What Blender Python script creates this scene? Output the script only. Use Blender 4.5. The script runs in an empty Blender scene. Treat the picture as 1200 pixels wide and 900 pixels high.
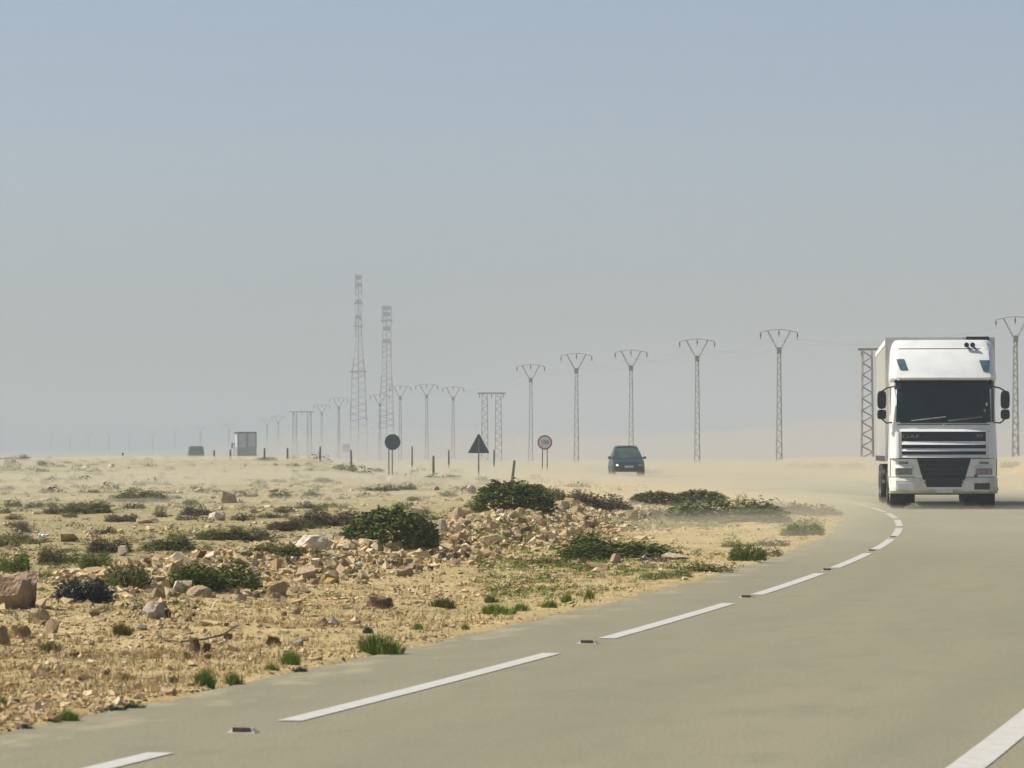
import bpy, bmesh, math, random
import numpy as np
from mathutils import Vector, Matrix, Euler

random.seed(7)
rng = np.random.default_rng(7)
sc = bpy.context.scene
COL = sc.collection
PI = math.pi

# ------------------------------------------------------------------ camera
CAMZ = 1.3; F = 5000.0; HOR = 531.0
cam_d = bpy.data.cameras.new("camera"); cam = bpy.data.objects.new("camera", cam_d); COL.objects.link(cam)
cam.location = (0, 0, CAMZ)
cam.rotation_euler = (math.radians(90) + math.atan((HOR - 450) / F), 0, 0)
cam_d.sensor_width = 36; cam_d.lens = 36 * F / 1200
cam_d.clip_start = 0.5; cam_d.clip_end = 20000
cam_d.dof.use_dof = True; cam_d.dof.focus_distance = 85; cam_d.dof.aperture_fstop = 13
sc.camera = cam

# ------------------------------------------------------------------ world, sun, exposure
SUN_EL = math.radians(50); SUN_AZ = math.radians(-82)          # azimuth from +Y towards +X
w = bpy.data.worlds.new("World"); sc.world = w; w.use_nodes = True
nt = w.node_tree; bg = nt.nodes["Background"]
sky = nt.nodes.new("ShaderNodeTexSky"); sky.sky_type = 'NISHITA'; sky.sun_disc = False
sky.sun_elevation = SUN_EL; sky.sun_rotation = SUN_AZ
sky.air_density = .6; sky.dust_density = 1.8; sky.ozone_density = .5
nt.links.new(sky.outputs[0], bg.inputs[0]); bg.inputs[1].default_value = 0.113
sd = bpy.data.lights.new("sun", 'SUN'); sun = bpy.data.objects.new("sun", sd); COL.objects.link(sun)
sd.energy = 5.0; sd.angle = math.radians(0.9); sd.color = (1.0, 0.945, 0.86)
S = Vector((math.sin(SUN_AZ) * math.cos(SUN_EL), math.cos(SUN_AZ) * math.cos(SUN_EL), math.sin(SUN_EL)))
sun.rotation_euler = S.to_track_quat('Z', 'Y').to_euler(); sun.location = (-30, 60, 50)
sc.view_settings.view_transform = 'Standard'; sc.view_settings.look = 'None'
sc.view_settings.exposure = 0.2; sc.view_settings.gamma = 1.0
sc.render.engine = 'CYCLES'
sc.cycles.max_bounces = 6; sc.cycles.diffuse_bounces = 3; sc.cycles.volume_bounces = 1
sc.cycles.transparent_max_bounces = 64; sc.cycles.use_denoising = True

# ------------------------------------------------------------------ materials
def mat(name, col, rough=0.9, var=None, scale=8.0, bump=0.0, bscale=40.0, metal=0.0, spec=0.3, coat=0.0, detail=4, coords='Object'):
    """procedural material: base colour broken up by noise (VAR = second colour), fine bump"""
    m = bpy.data.materials.new(name); m.use_nodes = True
    n = m.node_tree; p = n.nodes["Principled BSDF"]
    p.inputs["Roughness"].default_value = rough; p.inputs["Metallic"].default_value = metal
    p.inputs["Specular IOR Level"].default_value = spec
    if coat: p.inputs["Coat Weight"].default_value = coat
    tc = n.nodes.new("ShaderNodeTexCoord")
    ns = n.nodes.new("ShaderNodeTexNoise"); ns.inputs["Scale"].default_value = scale; ns.inputs["Detail"].default_value = detail
    n.links.new(tc.outputs[coords], ns.inputs["Vector"])
    mx = n.nodes.new("ShaderNodeMix"); mx.data_type = 'RGBA'
    var = var or tuple(c * 0.8 for c in col)
    mx.inputs[6].default_value = (*col, 1); mx.inputs[7].default_value = (*var, 1)
    mr = n.nodes.new("ShaderNodeMapRange"); mr.inputs[1].default_value = 0.38; mr.inputs[2].default_value = 0.62
    n.links.new(ns.outputs["Fac"], mr.inputs[0]); n.links.new(mr.outputs[0], mx.inputs[0])
    n.links.new(mx.outputs[2], p.inputs["Base Color"])
    if bump:
        b = n.nodes.new("ShaderNodeBump"); b.inputs["Strength"].default_value = 1.0; b.inputs["Distance"].default_value = bump
        n2 = n.nodes.new("ShaderNodeTexNoise"); n2.inputs["Scale"].default_value = bscale; n2.inputs["Detail"].default_value = 5
        n.links.new(tc.outputs[coords], n2.inputs["Vector"])
        n.links.new(n2.outputs["Fac"], b.inputs["Height"]); n.links.new(b.outputs[0], p.inputs["Normal"])
    return m

def randomise(m, amount=0.25):
    """per-object brightness variation"""
    n = m.node_tree; p = n.nodes["Principled BSDF"]; l = p.inputs["Base Color"].links[0]; src = l.from_socket
    oi = n.nodes.new("ShaderNodeObjectInfo"); hs = n.nodes.new("ShaderNodeHueSaturation")
    mr = n.nodes.new("ShaderNodeMapRange"); mr.inputs[3].default_value = 1 - amount; mr.inputs[4].default_value = 1 + amount
    n.links.new(oi.outputs["Random"], mr.inputs[0]); n.links.new(mr.outputs[0], hs.inputs["Value"])
    n.links.new(src, hs.inputs["Color"]); n.links.new(hs.outputs[0], p.inputs["Base Color"])
    return m

def leafmat(name, col, var, scale=3.0):
    """leaf colour varying from leaf to leaf (attribute 'tint')"""
    m = bpy.data.materials.new(name); m.use_nodes = True
    n = m.node_tree; p = n.nodes["Principled BSDF"]; p.inputs["Roughness"].default_value = 0.75; p.inputs["Specular IOR Level"].default_value = 0.2
    at_ = n.nodes.new("ShaderNodeAttribute"); at_.attribute_name = "tint"
    mx = n.nodes.new("ShaderNodeMix"); mx.data_type = 'RGBA'
    mx.inputs[6].default_value = (*col, 1); mx.inputs[7].default_value = (*var, 1)
    n.links.new(at_.outputs["Fac"], mx.inputs[0]); n.links.new(mx.outputs[2], p.inputs["Base Color"])
    return m

M = {}
M['white'] = mat('white_paint', (.74, .75, .72), .35, (.68, .69, .66), 2.5, spec=.5, coat=.3)
M['white2'] = mat('white_trailer_panel', (.80, .79, .74), .5, (.76, .745, .69), 1.5)
M['dirty'] = mat('sandy_white_paint', (.70, .70, .64), .5, (.52, .49, .40), 3)
M['black'] = mat('black_plastic', (.012, .016, .02), .5, (.02, .024, .028), 9)
M['glass'] = mat('dark_glass', (.002, .011, .014), .12, (.005, .019, .022), 1.2, spec=.25)
M['visor'] = mat('dark_visor', (.006, .008, .014), .25, (.01, .012, .018), 3)
M['lamp'] = mat('lamp_glass', (.12, .14, .14), .15, (.22, .23, .22), 14, spec=.6)
M['lamp_blue'] = mat('roof_lamp_glass', (.03, .07, .10), .1, (.06, .12, .15), 8, spec=.7)
M['rubber'] = mat('tyre_rubber', (.016, .016, .017), .85, (.035, .032, .027), 7)
M['steel'] = mat('galvanised_steel', (.20, .21, .20), .6, (.14, .145, .14), 6, metal=.2)
M['dsteel'] = mat('dark_chassis_steel', (.03, .032, .034), .7, (.05, .048, .042), 6)
M['chrome'] = mat('wheel_steel', (.30, .30, .29), .4, (.2, .2, .19), 6, metal=.5)
M['red'] = mat('red_sign_film', (.42, .03, .05), .5, (.36, .03, .04), 6)
M['signwhite'] = mat('white_sign_film', (.75, .76, .76), .5, (.68, .69, .69), 6)
M['signback'] = mat('sign_back_metal', (.022, .05, .068), .6, (.03, .065, .08), 7)
M['ink'] = mat('blue_black_print', (.03, .04, .10), .6, (.04, .05, .1), 6)
M['carpaint'] = mat('dark_green_car_paint', (.006, .014, .012), .35, (.010, .020, .017), 3, spec=.3, coat=.2)
M['carglass'] = mat('car_glass', (.02, .045, .042), .2, (.05, .09, .08), 2.5)
M['brightspot'] = bpy.data.materials.new('headlamp_bright_spot'); M['brightspot'].use_nodes = True; _p = M['brightspot'].node_tree.nodes['Principled BSDF']; _p.inputs['Emission Color'].default_value = (1, 1, .93, 1); _p.inputs['Emission Strength'].default_value = 1.2  # emitting surface for the bright spot on one car headlight
M['hazebox'] = mat('white_box_haze_tinted', (.44, .48, .50), .7, (.38, .42, .44), 1)  # white cargo box, with the haze before it painted into its colour
M['plate'] = mat('plate_white', (.7, .7, .66), .5, (.6, .6, .56), 20)
M['amber'] = mat('amber_lens', (.6, .22, .03), .3, (.5, .18, .02), 20)
M['orange'] = mat('orange_red_band_paint', (.30, .15, .14), .7, (.26, .13, .12), 1)
M['towerwhite'] = mat('tower_white_paint', (.55, .54, .52), .7, (.45, .45, .44), 1)
M['pole'] = mat('pole_lattice_steel', (.20, .21, .19), .8, (.30, .30, .27), 1.3)
M['hframe'] = mat('frame_pylon_steel', (.30, .27, .23), .8, (.20, .18, .15), 1.5)
M['insul'] = mat('insulator_porcelain', (.05, .055, .055), .4, (.08, .08, .08), 6)
M['wire'] = mat('aluminium_wire', (.11, .11, .11), .6, (.14, .14, .14), 1)
M['wood'] = mat('post_green_grey', (.13, .15, .13), .9, (.18, .18, .14), 4)
M['concrete'] = mat('footing_concrete', (.42, .40, .35), .9, (.34, .32, .27), 6)
M['stud'] = mat('stud_cream', (.38, .35, .28), .6, (.42, .39, .32), 30)
M['studred'] = mat('stud_reflector_maroon', (.20, .10, .075), .5, (.13, .06, .045), 40)
M['bag'] = mat('white_plastic', (.78, .80, .84), .4, (.7, .72, .78), 20)
M['stick'] = mat('dry_wood', (.10, .065, .045), .9, (.16, .11, .08), 30)
ROCKM = {
 'cream': ((.57, .46, .27), (.45, .34, .18)), 'pink': ((.55, .42, .27), (.45, .33, .19)), 'tan': ((.48, .36, .19), (.36, .25, .12)),
 'ochre': ((.44, .31, .13), (.34, .23, .10)), 'white': ((.68, .60, .48), (.54, .44, .31)), 'brown': ((.17, .105, .055), (.28, .19, .11)),
}
for k, (a, b) in ROCKM.items():
    M['rock_' + k] = randomise(mat('rock_' + k, a, .95, b, 4, .04, 14), .16)
M['leafG'] = leafmat('dark_green_leaf', (.036, .060, .010), (.200, .235, .045))
M['leafg'] = leafmat('green_leaf', (.075, .115, .015), (.250, .300, .050))
M['leafo'] = leafmat('olive_leaf', (.075, .085, .020), (.225, .230, .065))
M['leafp'] = leafmat('dry_brown_leaf', (.085, .068, .036), (.210, .165, .090))
M['leafb'] = leafmat('blue_black_leaf', (.010, .018, .022), (.035, .052, .055))
M['leafv'] = leafmat('fresh_green_blade', (.085, .165, .016), (.240, .340, .050))
M['leaft'] = leafmat('blue_green_blade', (.030, .070, .045), (.070, .120, .080))
M['straw'] = leafmat('straw', (.24, .17, .07), (.56, .44, .22))
M['twig'] = mat('shrub_twig', (.06, .045, .03), .9, (.1, .07, .05), 12)

M['rock_boulder'] = mat('rock_boulder', (.36, .25, .155), .95, (.10, .058, .030), 1.6, .05, 9)
# sand
def sandmat():
    m = bpy.data.materials.new('desert_sand'); m.use_nodes = True
    n = m.node_tree; p = n.nodes["Principled BSDF"]; p.inputs["Roughness"].default_value = 1.0; p.inputs["Specular IOR Level"].default_value = 0.1
    tc = n.nodes.new("ShaderNodeTexCoord")
    def noise(s, d=4, r=.6):
        x = n.nodes.new("ShaderNodeTexNoise"); x.inputs["Scale"].default_value = s; x.inputs["Detail"].default_value = d; x.inputs["Roughness"].default_value = r
        n.links.new(tc.outputs["Object"], x.inputs["Vector"]); return x.outputs["Fac"]
    def mr(s, a, b, c=0., d=1.):
        x = n.nodes.new("ShaderNodeMapRange"); x.inputs[1].default_value = a; x.inputs[2].default_value = b; x.inputs[3].default_value = c; x.inputs[4].default_value = d
        n.links.new(s, x.inputs[0]); return x.outputs[0]
    def mix(f, a, b):
        x = n.nodes.new("ShaderNodeMix"); x.data_type = 'RGBA'; n.links.new(f, x.inputs[0])
        for i, c in ((6, a), (7, b)):
            if isinstance(c, tuple): x.inputs[i].default_value = (*c, 1)
            else: n.links.new(c, x.inputs[i])
        return x.outputs[2]
    c = mix(mr(noise(.35, 5), .4, .62), (.490, .372, .168), (.400, .320, .142))
    c = mix(mr(noise(2.2, 6), .46, .66), c, (.55, .42, .215))
    c = mix(mr(noise(.9, 5), .54, .70), c, (.30, .26, .12))
    c = mix(mr(noise(9, 6, .7), .55, .72), c, (.27, .19, .095))
    c = mix(mr(noise(42, 3, .7), .60, .72), c, (.60, .50, .30))
    c = mix(mr(noise(30, 3, .7), .60, .70), c, (.24, .17, .09))
    so = n.nodes.new("ShaderNodeAttribute"); so.attribute_name = "soil"        # olive-brown soil of the scrub field
    c2 = mix(mr(noise(1.1, 6), .42, .62), (.36, .305, .150), (.27, .235, .112)); c2 = mix(mr(noise(11, 5, .7), .52, .70), c2, (.21, .165, .085)); c2 = mix(mr(noise(4, 5, .7), .56, .72), c2, (.47, .385, .21))
    c = mix(so.outputs["Fac"], c, c2)
    n.links.new(c, p.inputs["Base Color"])
    vo = n.nodes.new("ShaderNodeTexVoronoi"); vo.inputs["Scale"].default_value = 22; n.links.new(tc.outputs["Object"], vo.inputs["Vector"])
    b1 = n.nodes.new("ShaderNodeBump"); b1.inputs["Distance"].default_value = .02; b1.invert = True; n.links.new(vo.outputs["Distance"], b1.inputs["Height"])
    b1.inputs["Strength"].default_value = .6
    b2 = n.nodes.new("ShaderNodeBump"); b2.inputs["Distance"].default_value = .05; n.links.new(noise(7, 8, .7), b2.inputs["Height"])
    n.links.new(b1.outputs[0], b2.inputs["Normal"]); n.links.new(b2.outputs[0], p.inputs["Normal"])
    return m
M['sand'] = sandmat()

def roadmat():
    """asphalt under a film of blown sand: streaks along the wheel tracks, sandier towards the verge (uv.x = metres across, uv.y = metres along)"""
    m = bpy.data.materials.new('dusty_asphalt'); m.use_nodes = True
    n = m.node_tree; p = n.nodes["Principled BSDF"]; p.inputs["Roughness"].default_value = .85; p.inputs["Specular IOR Level"].default_value = .25
    uv = n.nodes.new("ShaderNodeUVMap"); uv.uv_map = "road"
    def vec(sx, sy):
        x = n.nodes.new("ShaderNodeMapping"); x.inputs["Scale"].default_value = (sx, sy, 1); n.links.new(uv.outputs[0], x.inputs[0]); return x.outputs[0]
    def noise(v, s, d=4, r=.6):
        x = n.nodes.new("ShaderNodeTexNoise"); x.inputs["Scale"].default_value = s; x.inputs["Detail"].default_value = d; x.inputs["Roughness"].default_value = r
        n.links.new(v, x.inputs["Vector"]); return x.outputs["Fac"]
    def mr(s, a, b, c=0., d=1.):
        x = n.nodes.new("ShaderNodeMapRange"); x.inputs[1].default_value = a; x.inputs[2].default_value = b; x.inputs[3].default_value = c; x.inputs[4].default_value = d
        n.links.new(s, x.inputs[0]); return x.outputs[0]
    def mix(f, a, b):
        x = n.nodes.new("ShaderNodeMix"); x.data_type = 'RGBA'; n.links.new(f, x.inputs[0])
        for i, c in ((6, a), (7, b)):
            if isinstance(c, tuple): x.inputs[i].default_value = (*c, 1)
            else: n.links.new(c, x.inputs[i])
        return x.outputs[2]
    A = (.232, .217, .138); B = (.262, .241, .151)
    c = mix(mr(noise(vec(1, .08), .9, 5), .38, .62), A, B)
    c = mix(mr(noise(vec(1, .35), 2.4, 6, .65), .5, .75), c, (.203, .192, .126))
    c = mix(mr(noise(vec(1, 1), 45, 3, .8), .45, .72), c, (.135, .125, .083))
    sep = n.nodes.new("ShaderNodeSeparateXYZ"); n.links.new(uv.outputs[0], sep.inputs[0])
    edge = n.nodes.new("ShaderNodeMath"); edge.operation = 'ADD'
    n.links.new(mr(sep.outputs[0], -1.15, .1, 1, 0), edge.inputs[0]); n.links.new(mr(noise(vec(1, .4), 3, 5, .7), .35, .65, -.5, .5), edge.inputs[1])
    c = mix(mr(edge.outputs[0], .75, 1.5), c, (.35, .30, .185))
    n.links.new(c, p.inputs["Base Color"])
    b = n.nodes.new("ShaderNodeBump"); b.inputs["Distance"].default_value = .004; n.links.new(noise(vec(1, 1), 60, 4, .8), b.inputs["Height"]); n.links.new(b.outputs[0], p.inputs["Normal"])
    return m
M['road'] = roadmat()

def paintmat():
    m = bpy.data.materials.new('worn_road_paint'); m.use_nodes = True
    n = m.node_tree; p = n.nodes["Principled BSDF"]; p.inputs["Roughness"].default_value = .7
    tc = n.nodes.new("ShaderNodeTexCoord"); ns = n.nodes.new("ShaderNodeTexNoise"); ns.inputs["Scale"].default_value = 9; ns.inputs["Detail"].default_value = 6
    n.links.new(tc.outputs["Object"], ns.inputs["Vector"])
    mr = n.nodes.new("ShaderNodeMapRange"); mr.inputs[1].default_value = .48; mr.inputs[2].default_value = .75
    n.links.new(ns.outputs["Fac"], mr.inputs[0])
    mx = n.nodes.new("ShaderNodeMix"); mx.data_type = 'RGBA'; mx.inputs[6].default_value = (.47, .46, .41, 1); mx.inputs[7].default_value = (.40, .37, .29, 1)
    n.links.new(mr.outputs[0], mx.inputs[0])
    n3 = n.nodes.new("ShaderNodeTexNoise"); n3.inputs["Scale"].default_value = 16; n3.inputs["Detail"].default_value = 8; n3.inputs["Roughness"].default_value = .75; n.links.new(tc.outputs["Object"], n3.inputs["Vector"])
    m3 = n.nodes.new("ShaderNodeMapRange"); m3.inputs[1].default_value = .56; m3.inputs[2].default_value = .62; n.links.new(n3.outputs["Fac"], m3.inputs[0])
    x3 = n.nodes.new("ShaderNodeMix"); x3.data_type = 'RGBA'; n.links.new(m3.outputs[0], x3.inputs[0]); n.links.new(mx.outputs[2], x3.inputs[6]); x3.inputs[7].default_value = (.33, .31, .22, 1)
    n.links.new(x3.outputs[2], p.inputs["Base Color"])
    return m
M['paint'] = paintmat()

def volmat(name, color, dens, aniso=0.0):
    m = bpy.data.materials.new(name); m.use_nodes = True; n = m.node_tree; n.nodes.clear()
    out = n.nodes.new("ShaderNodeOutputMaterial"); v = n.nodes.new("ShaderNodeVolumePrincipled")
    v.inputs["Color"].default_value = (*color, 1); v.inputs["Density"].default_value = dens; v.inputs["Anisotropy"].default_value = aniso
    n.links.new(v.outputs[0], out.inputs["Volume"]); return m
M['haze'] = volmat('haze_air', (.565, .628, .675), .00072, .1)
M['dust'] = volmat('blown_sand_air', (.79, .735, .56), .058, .1)
M['dust2'] = volmat('thin_sand_air', (.74, .71, .63), .0024, .1)

# ------------------------------------------------------------------ noise and ground height
def _h(ix, iy, s):
    with np.errstate(over='ignore'):
        n = (ix.astype(np.int64) * 374761393 + iy.astype(np.int64) * 668265263 + s * 974634777) & 0xffffffff
        n = ((n ^ (n >> 13)) * 1274126177) & 0xffffffff
        n = n ^ (n >> 16)
    return (n & 0xffff) / 65535.0
def vnoise(x, y, s=0):
    ix = np.floor(x); iy = np.floor(y); fx = x - ix; fy = y - iy
    fx = fx * fx * (3 - 2 * fx); fy = fy * fy * (3 - 2 * fy)
    a = _h(ix, iy, s); b = _h(ix + 1, iy, s); c = _h(ix, iy + 1, s); d = _h(ix + 1, iy + 1, s)
    return (a + (b - a) * fx) * (1 - fy) + (c + (d - c) * fx) * fy
def fbm(x, y, s=0, o=3):
    t = 0; a = 1; n = 0
    for k in range(o):
        t = t + a * vnoise(x * 2 ** k, y * 2 ** k, s + k * 17); n += a; a *= .5
    return t / n                                   # 0..1
def sstep(a, b, x):
    t = np.clip((x - a) / (b - a), 0, 1); return t * t * (3 - 2 * t)

# left dashed line: x as a function of y (distance)
_ys = np.arange(-200, 6200, .5)
_sl = np.where(_ys < 17, .206, np.where(_ys < 106, .2 - .00195 * (_ys - 20), np.where(_ys < 237, .032 - .0011 * (_ys - 106), -.112)))
_xs = np.cumsum(_sl) * .5; _xs = _xs - np.interp(20.7, _ys, _xs) - 1.08
def xl(y): return np.interp(y, _ys, _xs)
def slope(y): return np.interp(y, _ys, _sl)
LW = 3.5                                            # lane width
def lat(x, y): return (x - xl(y)) * np.cos(np.arctan(slope(y)))      # metres right of the dashed line
SHL = -1.08; SHR = 2 * LW + 1.1

BERM = np.array([(-7.5, 33, .05), (-4.2, 37, .12), (-2.9, 43, .20), (-1.9, 50, .24), (-.9, 57, .26), (0, 65, .33), (.7, 74, .36), (1.6, 84, .28), (2.8, 95, .10)])
def fall(y): return -.0018 * np.clip(np.asarray(y, float) - 260, 0, 2800)          # the plain drops gently away
def gz(x, y):
    x = np.asarray(x, float); y = np.asarray(y, float)
    l = lat(x, y)
    out = np.maximum(SHL - l, l - SHR)              # metres off the asphalt
    z = (fbm(x * .35, y * .35, 3) - .5) * .16 + (fbm(x * 1.9, y * 1.9, 5, 3) - .5) * .065 + (fbm(x * 7, y * 7, 9, 2) - .5) * .022
    # stone bank alongside the road
    bx = np.interp(y, BERM[:, 1], BERM[:, 0]); bh = np.interp(y, BERM[:, 1], BERM[:, 2], left=0, right=0)
    d = (x - bx) / np.where(x > bx, .75, 1.3)
    z = z + bh * np.exp(-d * d) * (.75 + .5 * fbm(x * .9, y * .5, 21, 3))
    # rise that hides the foot of the far road, left
    u = x / np.maximum(y, 1)
    z = z + .95 * sstep(-.030, -.050, u) * np.exp(-((y - 285) / 75) ** 2) * (.55 + .6 * fbm(x * .08, y * .03, 31, 4))
    z = z + sstep(-.02, -.06, u) * sstep(110, 170, y) * (1 - sstep(420, 700, y)) * (fbm(x * .22, y * .1, 33, 3) - .5) * .28
    # low bank far right
    z = z + .85 * sstep(.050, .075, u) * np.exp(-((y - 330) / 50) ** 2) * (.3 + .9 * fbm(x * .1, y * .02, 37, 4))
    z = z + 1.1 * sstep(.112, .125, u) * np.exp(-((y - 260) / 40) ** 2)
    k = sstep(.05, 1.3, out)
    ou = out + (fbm(x * 1.1, y * .8, 43, 4) - .5) * .34
    near = sstep(-.05, .12, ou) * (.012 + .03 * (fbm(x * 2.5, y * 2.5, 41, 3) - .45))
    z = np.where(y > 900, z * np.exp(-np.maximum(y - 900, 0) / 400), z)
    return z * k + near - .03 * sstep(.02, -.10, ou) + fall(y)
def ground_at(px, py):
    """where the ray through photo pixel (px, py) meets the ground: (x, y, z)"""
    u = (px - 600) / F; s = (HOR - py) / F
    d = np.concatenate([np.arange(12, 120, .05), np.arange(120, 900, .5)])
    hit = np.nonzero(CAMZ + s * d < gz(u * d, d))[0]
    D = d[hit[0]] if len(hit) else 300.0
    return u * D, D, float(gz(u * D, D))

# ------------------------------------------------------------------ mesh helpers
class MB:
    def __init__(s): s.v = []; s.f = []
    def add(s, vs, fs):
        o = len(s.v); s.v += [tuple(v) for v in vs]; s.f += [tuple(i + o for i in f) for f in fs]; return s
    def box(s, x0, x1, y0, y1, z0, z1):
        return s.add([(x0, y0, z0), (x1, y0, z0), (x1, y1, z0), (x0, y1, z0), (x0, y0, z1), (x1, y0, z1), (x1, y1, z1), (x0, y1, z1)],
                     [(3, 2, 1, 0), (4, 5, 6, 7), (0, 1, 5, 4), (1, 2, 6, 5), (2, 3, 7, 6), (3, 0, 4, 7)])
    def bar(s, a, b, r, n=4, r2=None):
        a = Vector(a); b = Vector(b); d = (b - a).normalized(); r2 = r if r2 is None else r2
        u = d.orthogonal().normalized(); v = d.cross(u)
        vs = []
        for p, q in ((a, r), (b, r2)):
            for k in range(n):
                t = 2 * PI * (k + .5) / n; vs.append(p + u * math.cos(t) * q + v * math.sin(t) * q)
        fs = [(k, (k + 1) % n, n + (k + 1) % n, n + k) for k in range(n)] + [tuple(range(n - 1, -1, -1)), tuple(range(n, 2 * n))]
        return s.add(vs, fs)
    def tube(s, pts, r, n=6):
        for a, b in zip(pts, pts[1:]): s.bar(a, b, r, n)
        return s
    def lathe(s, prof, n=24, axis='x', c=(0, 0, 0)):
        """PROF: (offset along axis, radius) pairs"""
        vs = []
        for o, r in prof:
            for k in range(n):
                t = 2 * PI * k / n; p, q = r * math.cos(t), r * math.sin(t)
                v = {'x': (o, p, q), 'y': (p, o, q), 'z': (p, q, o)}[axis]; vs.append(tuple(a + b for a, b in zip(v, c)))
        fs = []
        for i in range(len(prof) - 1):
            for k in range(n): fs.append((i * n + k, i * n + (k + 1) % n, (i + 1) * n + (k + 1) % n, (i + 1) * n + k))
        fs += [tuple(range(n - 1, -1, -1)), tuple(range((len(prof) - 1) * n, len(prof) * n))]
        return s.add(vs, fs)
    def prism(s, poly, y0, y1):
        """polygon in x,z pushed from y0 to y1"""
        n = len(poly)
        return s.add([(x, y0, z) for x, z in poly] + [(x, y1, z) for x, z in poly],
                     [tuple(range(n)), tuple(range(2 * n - 1, n - 1, -1))] + [(k, n + k, n + (k + 1) % n, (k + 1) % n) for k in range(n)])
    def mesh(s, name, smooth=False):
        m = bpy.data.meshes.new(name); m.from_pydata(s.v, [], s.f); m.update()
        bm = bmesh.new(); bm.from_mesh(m); bmesh.ops.recalc_face_normals(bm, faces=bm.faces); bm.to_mesh(m); bm.free()
        if smooth: m.shade_smooth()
        return m
    def build(s, name, material, parent=None, smooth=False, bevel=0, loc=None):
        o = bpy.data.objects.new(name, s.mesh(name, smooth)); COL.objects.link(o)
        o.data.materials.append(material)
        if parent: o.parent = parent
        if loc: o.location = loc
        if bevel:
            b = o.modifiers.new("bevel", 'BEVEL'); b.width = bevel; b.segments = 2; b.limit_method = 'ANGLE'; b.angle_limit = math.radians(35)
        return o
def tag(o, label=None, cat=None, group=None, kind=None):
    if label: o['label'] = label
    if cat: o['category'] = cat
    if group: o['group'] = group
    if kind: o['kind'] = kind
    return o
def thing(name, loc, label, cat, group=None, rz=0):
    o = bpy.data.objects.new(name, None); COL.objects.link(o); o.location = loc; o.rotation_euler = (0, 0, rz); o.empty_display_size = .2
    return tag(o, label, cat, group)
def put(name, me, m, loc, rot=(0, 0, 0), scale=(1, 1, 1), parent=None):
    o = bpy.data.objects.new(name, me); COL.objects.link(o)
    if not me.materials: me.materials.append(m)
    o.material_slots[0].link = 'OBJECT'; o.material_slots[0].material = m
    o.location = loc; o.rotation_euler = rot; o.scale = scale
    if parent: o.parent = parent
    return o
def copy_tree(o, parent=None):
    c = o.copy(); COL.objects.link(c)
    if parent: c.parent = parent
    for ch in [x for x in o.children]: copy_tree(ch, c)
    return c
def npmesh(name, V, T, tint=None, smooth=False):
    """triangle mesh from arrays; TINT is a value per face"""
    m = bpy.data.meshes.new(name); nv, nf = len(V), len(T)
    m.vertices.add(nv); m.vertices.foreach_set("co", np.ascontiguousarray(V, np.float32).ravel())
    k = T.shape[1]
    m.loops.add(nf * k); m.loops.foreach_set("vertex_index", np.ascontiguousarray(T, np.int32).ravel())
    m.polygons.add(nf); m.polygons.foreach_set("loop_start", np.arange(0, nf * k, k, dtype=np.int32))
    m.update(calc_edges=True)
    if tint is not None:
        a = m.attributes.new("tint", 'FLOAT', 'FACE'); a.data.foreach_set("value", np.ascontiguousarray(tint, np.float32))
    m.shade_smooth() if smooth else m.shade_flat()
    return m
def npobj(name, me, m, kind='stuff'):
    me.materials.append(m); o = bpy.data.objects.new(name, me); COL.objects.link(o); o['kind'] = kind; return o

# ------------------------------------------------------------------ ground sheet
def ground():
    py = np.concatenate([np.arange(1120, 545, -.9), np.arange(545, 534, -.35), np.array([533.6, 533.2, 532.9, 532.6, 532.35, 532.2, 532.09])])
    rows = (CAMZ * F) / (py - HOR)
    rows = np.concatenate([[-150, -60, -20, -5, 2, 6, 9], rows[rows > 10.5]]); rows = rows[rows < 6000]; rows = np.append(rows, 6000)
    cols = np.concatenate([[-.9, -.5, -.3, -.22], np.arange(-.18, .1801, .00042), [.22, .3, .5, .9]])
    Y, U = np.meshgrid(rows, cols, indexing='ij'); X = U * np.maximum(Y, 14) * np.where(np.abs(U) > .25, np.where(Y > 2500, .4, 1.6), 1)
    X = np.where(Y < 9, U * 60, X)
    Z = gz(X, Y); nr, nc = X.shape
    V = np.stack([X, Y, Z], -1).reshape(-1, 3)
    i = np.arange(nr - 1)[:, None] * nc + np.arange(nc - 1)[None, :]
    Q = np.stack([i, i + 1, i + nc + 1, i + nc], -1).reshape(-1, 4)
    gm = npmesh('ground', V, Q, smooth=True); bx = np.interp(Y, BERM[:, 1], BERM[:, 0]) - .8
    soil = np.clip(sstep(.2, 2.2, bx - X) * sstep(36, 46, Y) * (.55 + .9 * fbm(X * .3, Y * .12, 99, 4)), 0, 1) * (1 - .6 * sstep(-.02, .0, X / np.maximum(Y, 1)))
    a = gm.attributes.new("soil", 'FLOAT', 'POINT'); a.data.foreach_set("value", soil.astype(np.float32).ravel())
    o = npobj('ground', gm, M['sand'], 'structure')
    return o
ground()

# ------------------------------------------------------------------ road, markings
def frame(y):                                       # point on the dashed line and its right-hand normal
    s = float(slope(y)); n = 1 / math.sqrt(1 + s * s); return float(xl(y)), y, n, -s * n
def strip(y0, y1, l0, l1, z, step, jag=0, wob=None):
    ys = np.arange(y0, y1 + step * .5, step); ls = np.linspace(l0, l1, 9 if l1 - l0 > 2 else 2)
    V = []; UV = []
    for y in ys:
        x, yy, nx, ny = frame(y)
        for j, l in enumerate(ls):
            ll = l
            if jag and j in (0, len(ls) - 1): ll += jag * (float(fbm(np.array(y * 1.3 + j * 50), np.array(3.3), 77, 4)) - .5) * 2
            V.append((x + nx * ll, yy + ny * ll, z + float(fall(yy)))); UV.append((ll, y))
    n = len(ls); Q = [(i * n + j, i * n + j + 1, (i + 1) * n + j + 1, (i + 1) * n + j) for i in range(len(ys) - 1) for j in range(n - 1)]
    return V, Q, UV
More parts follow.
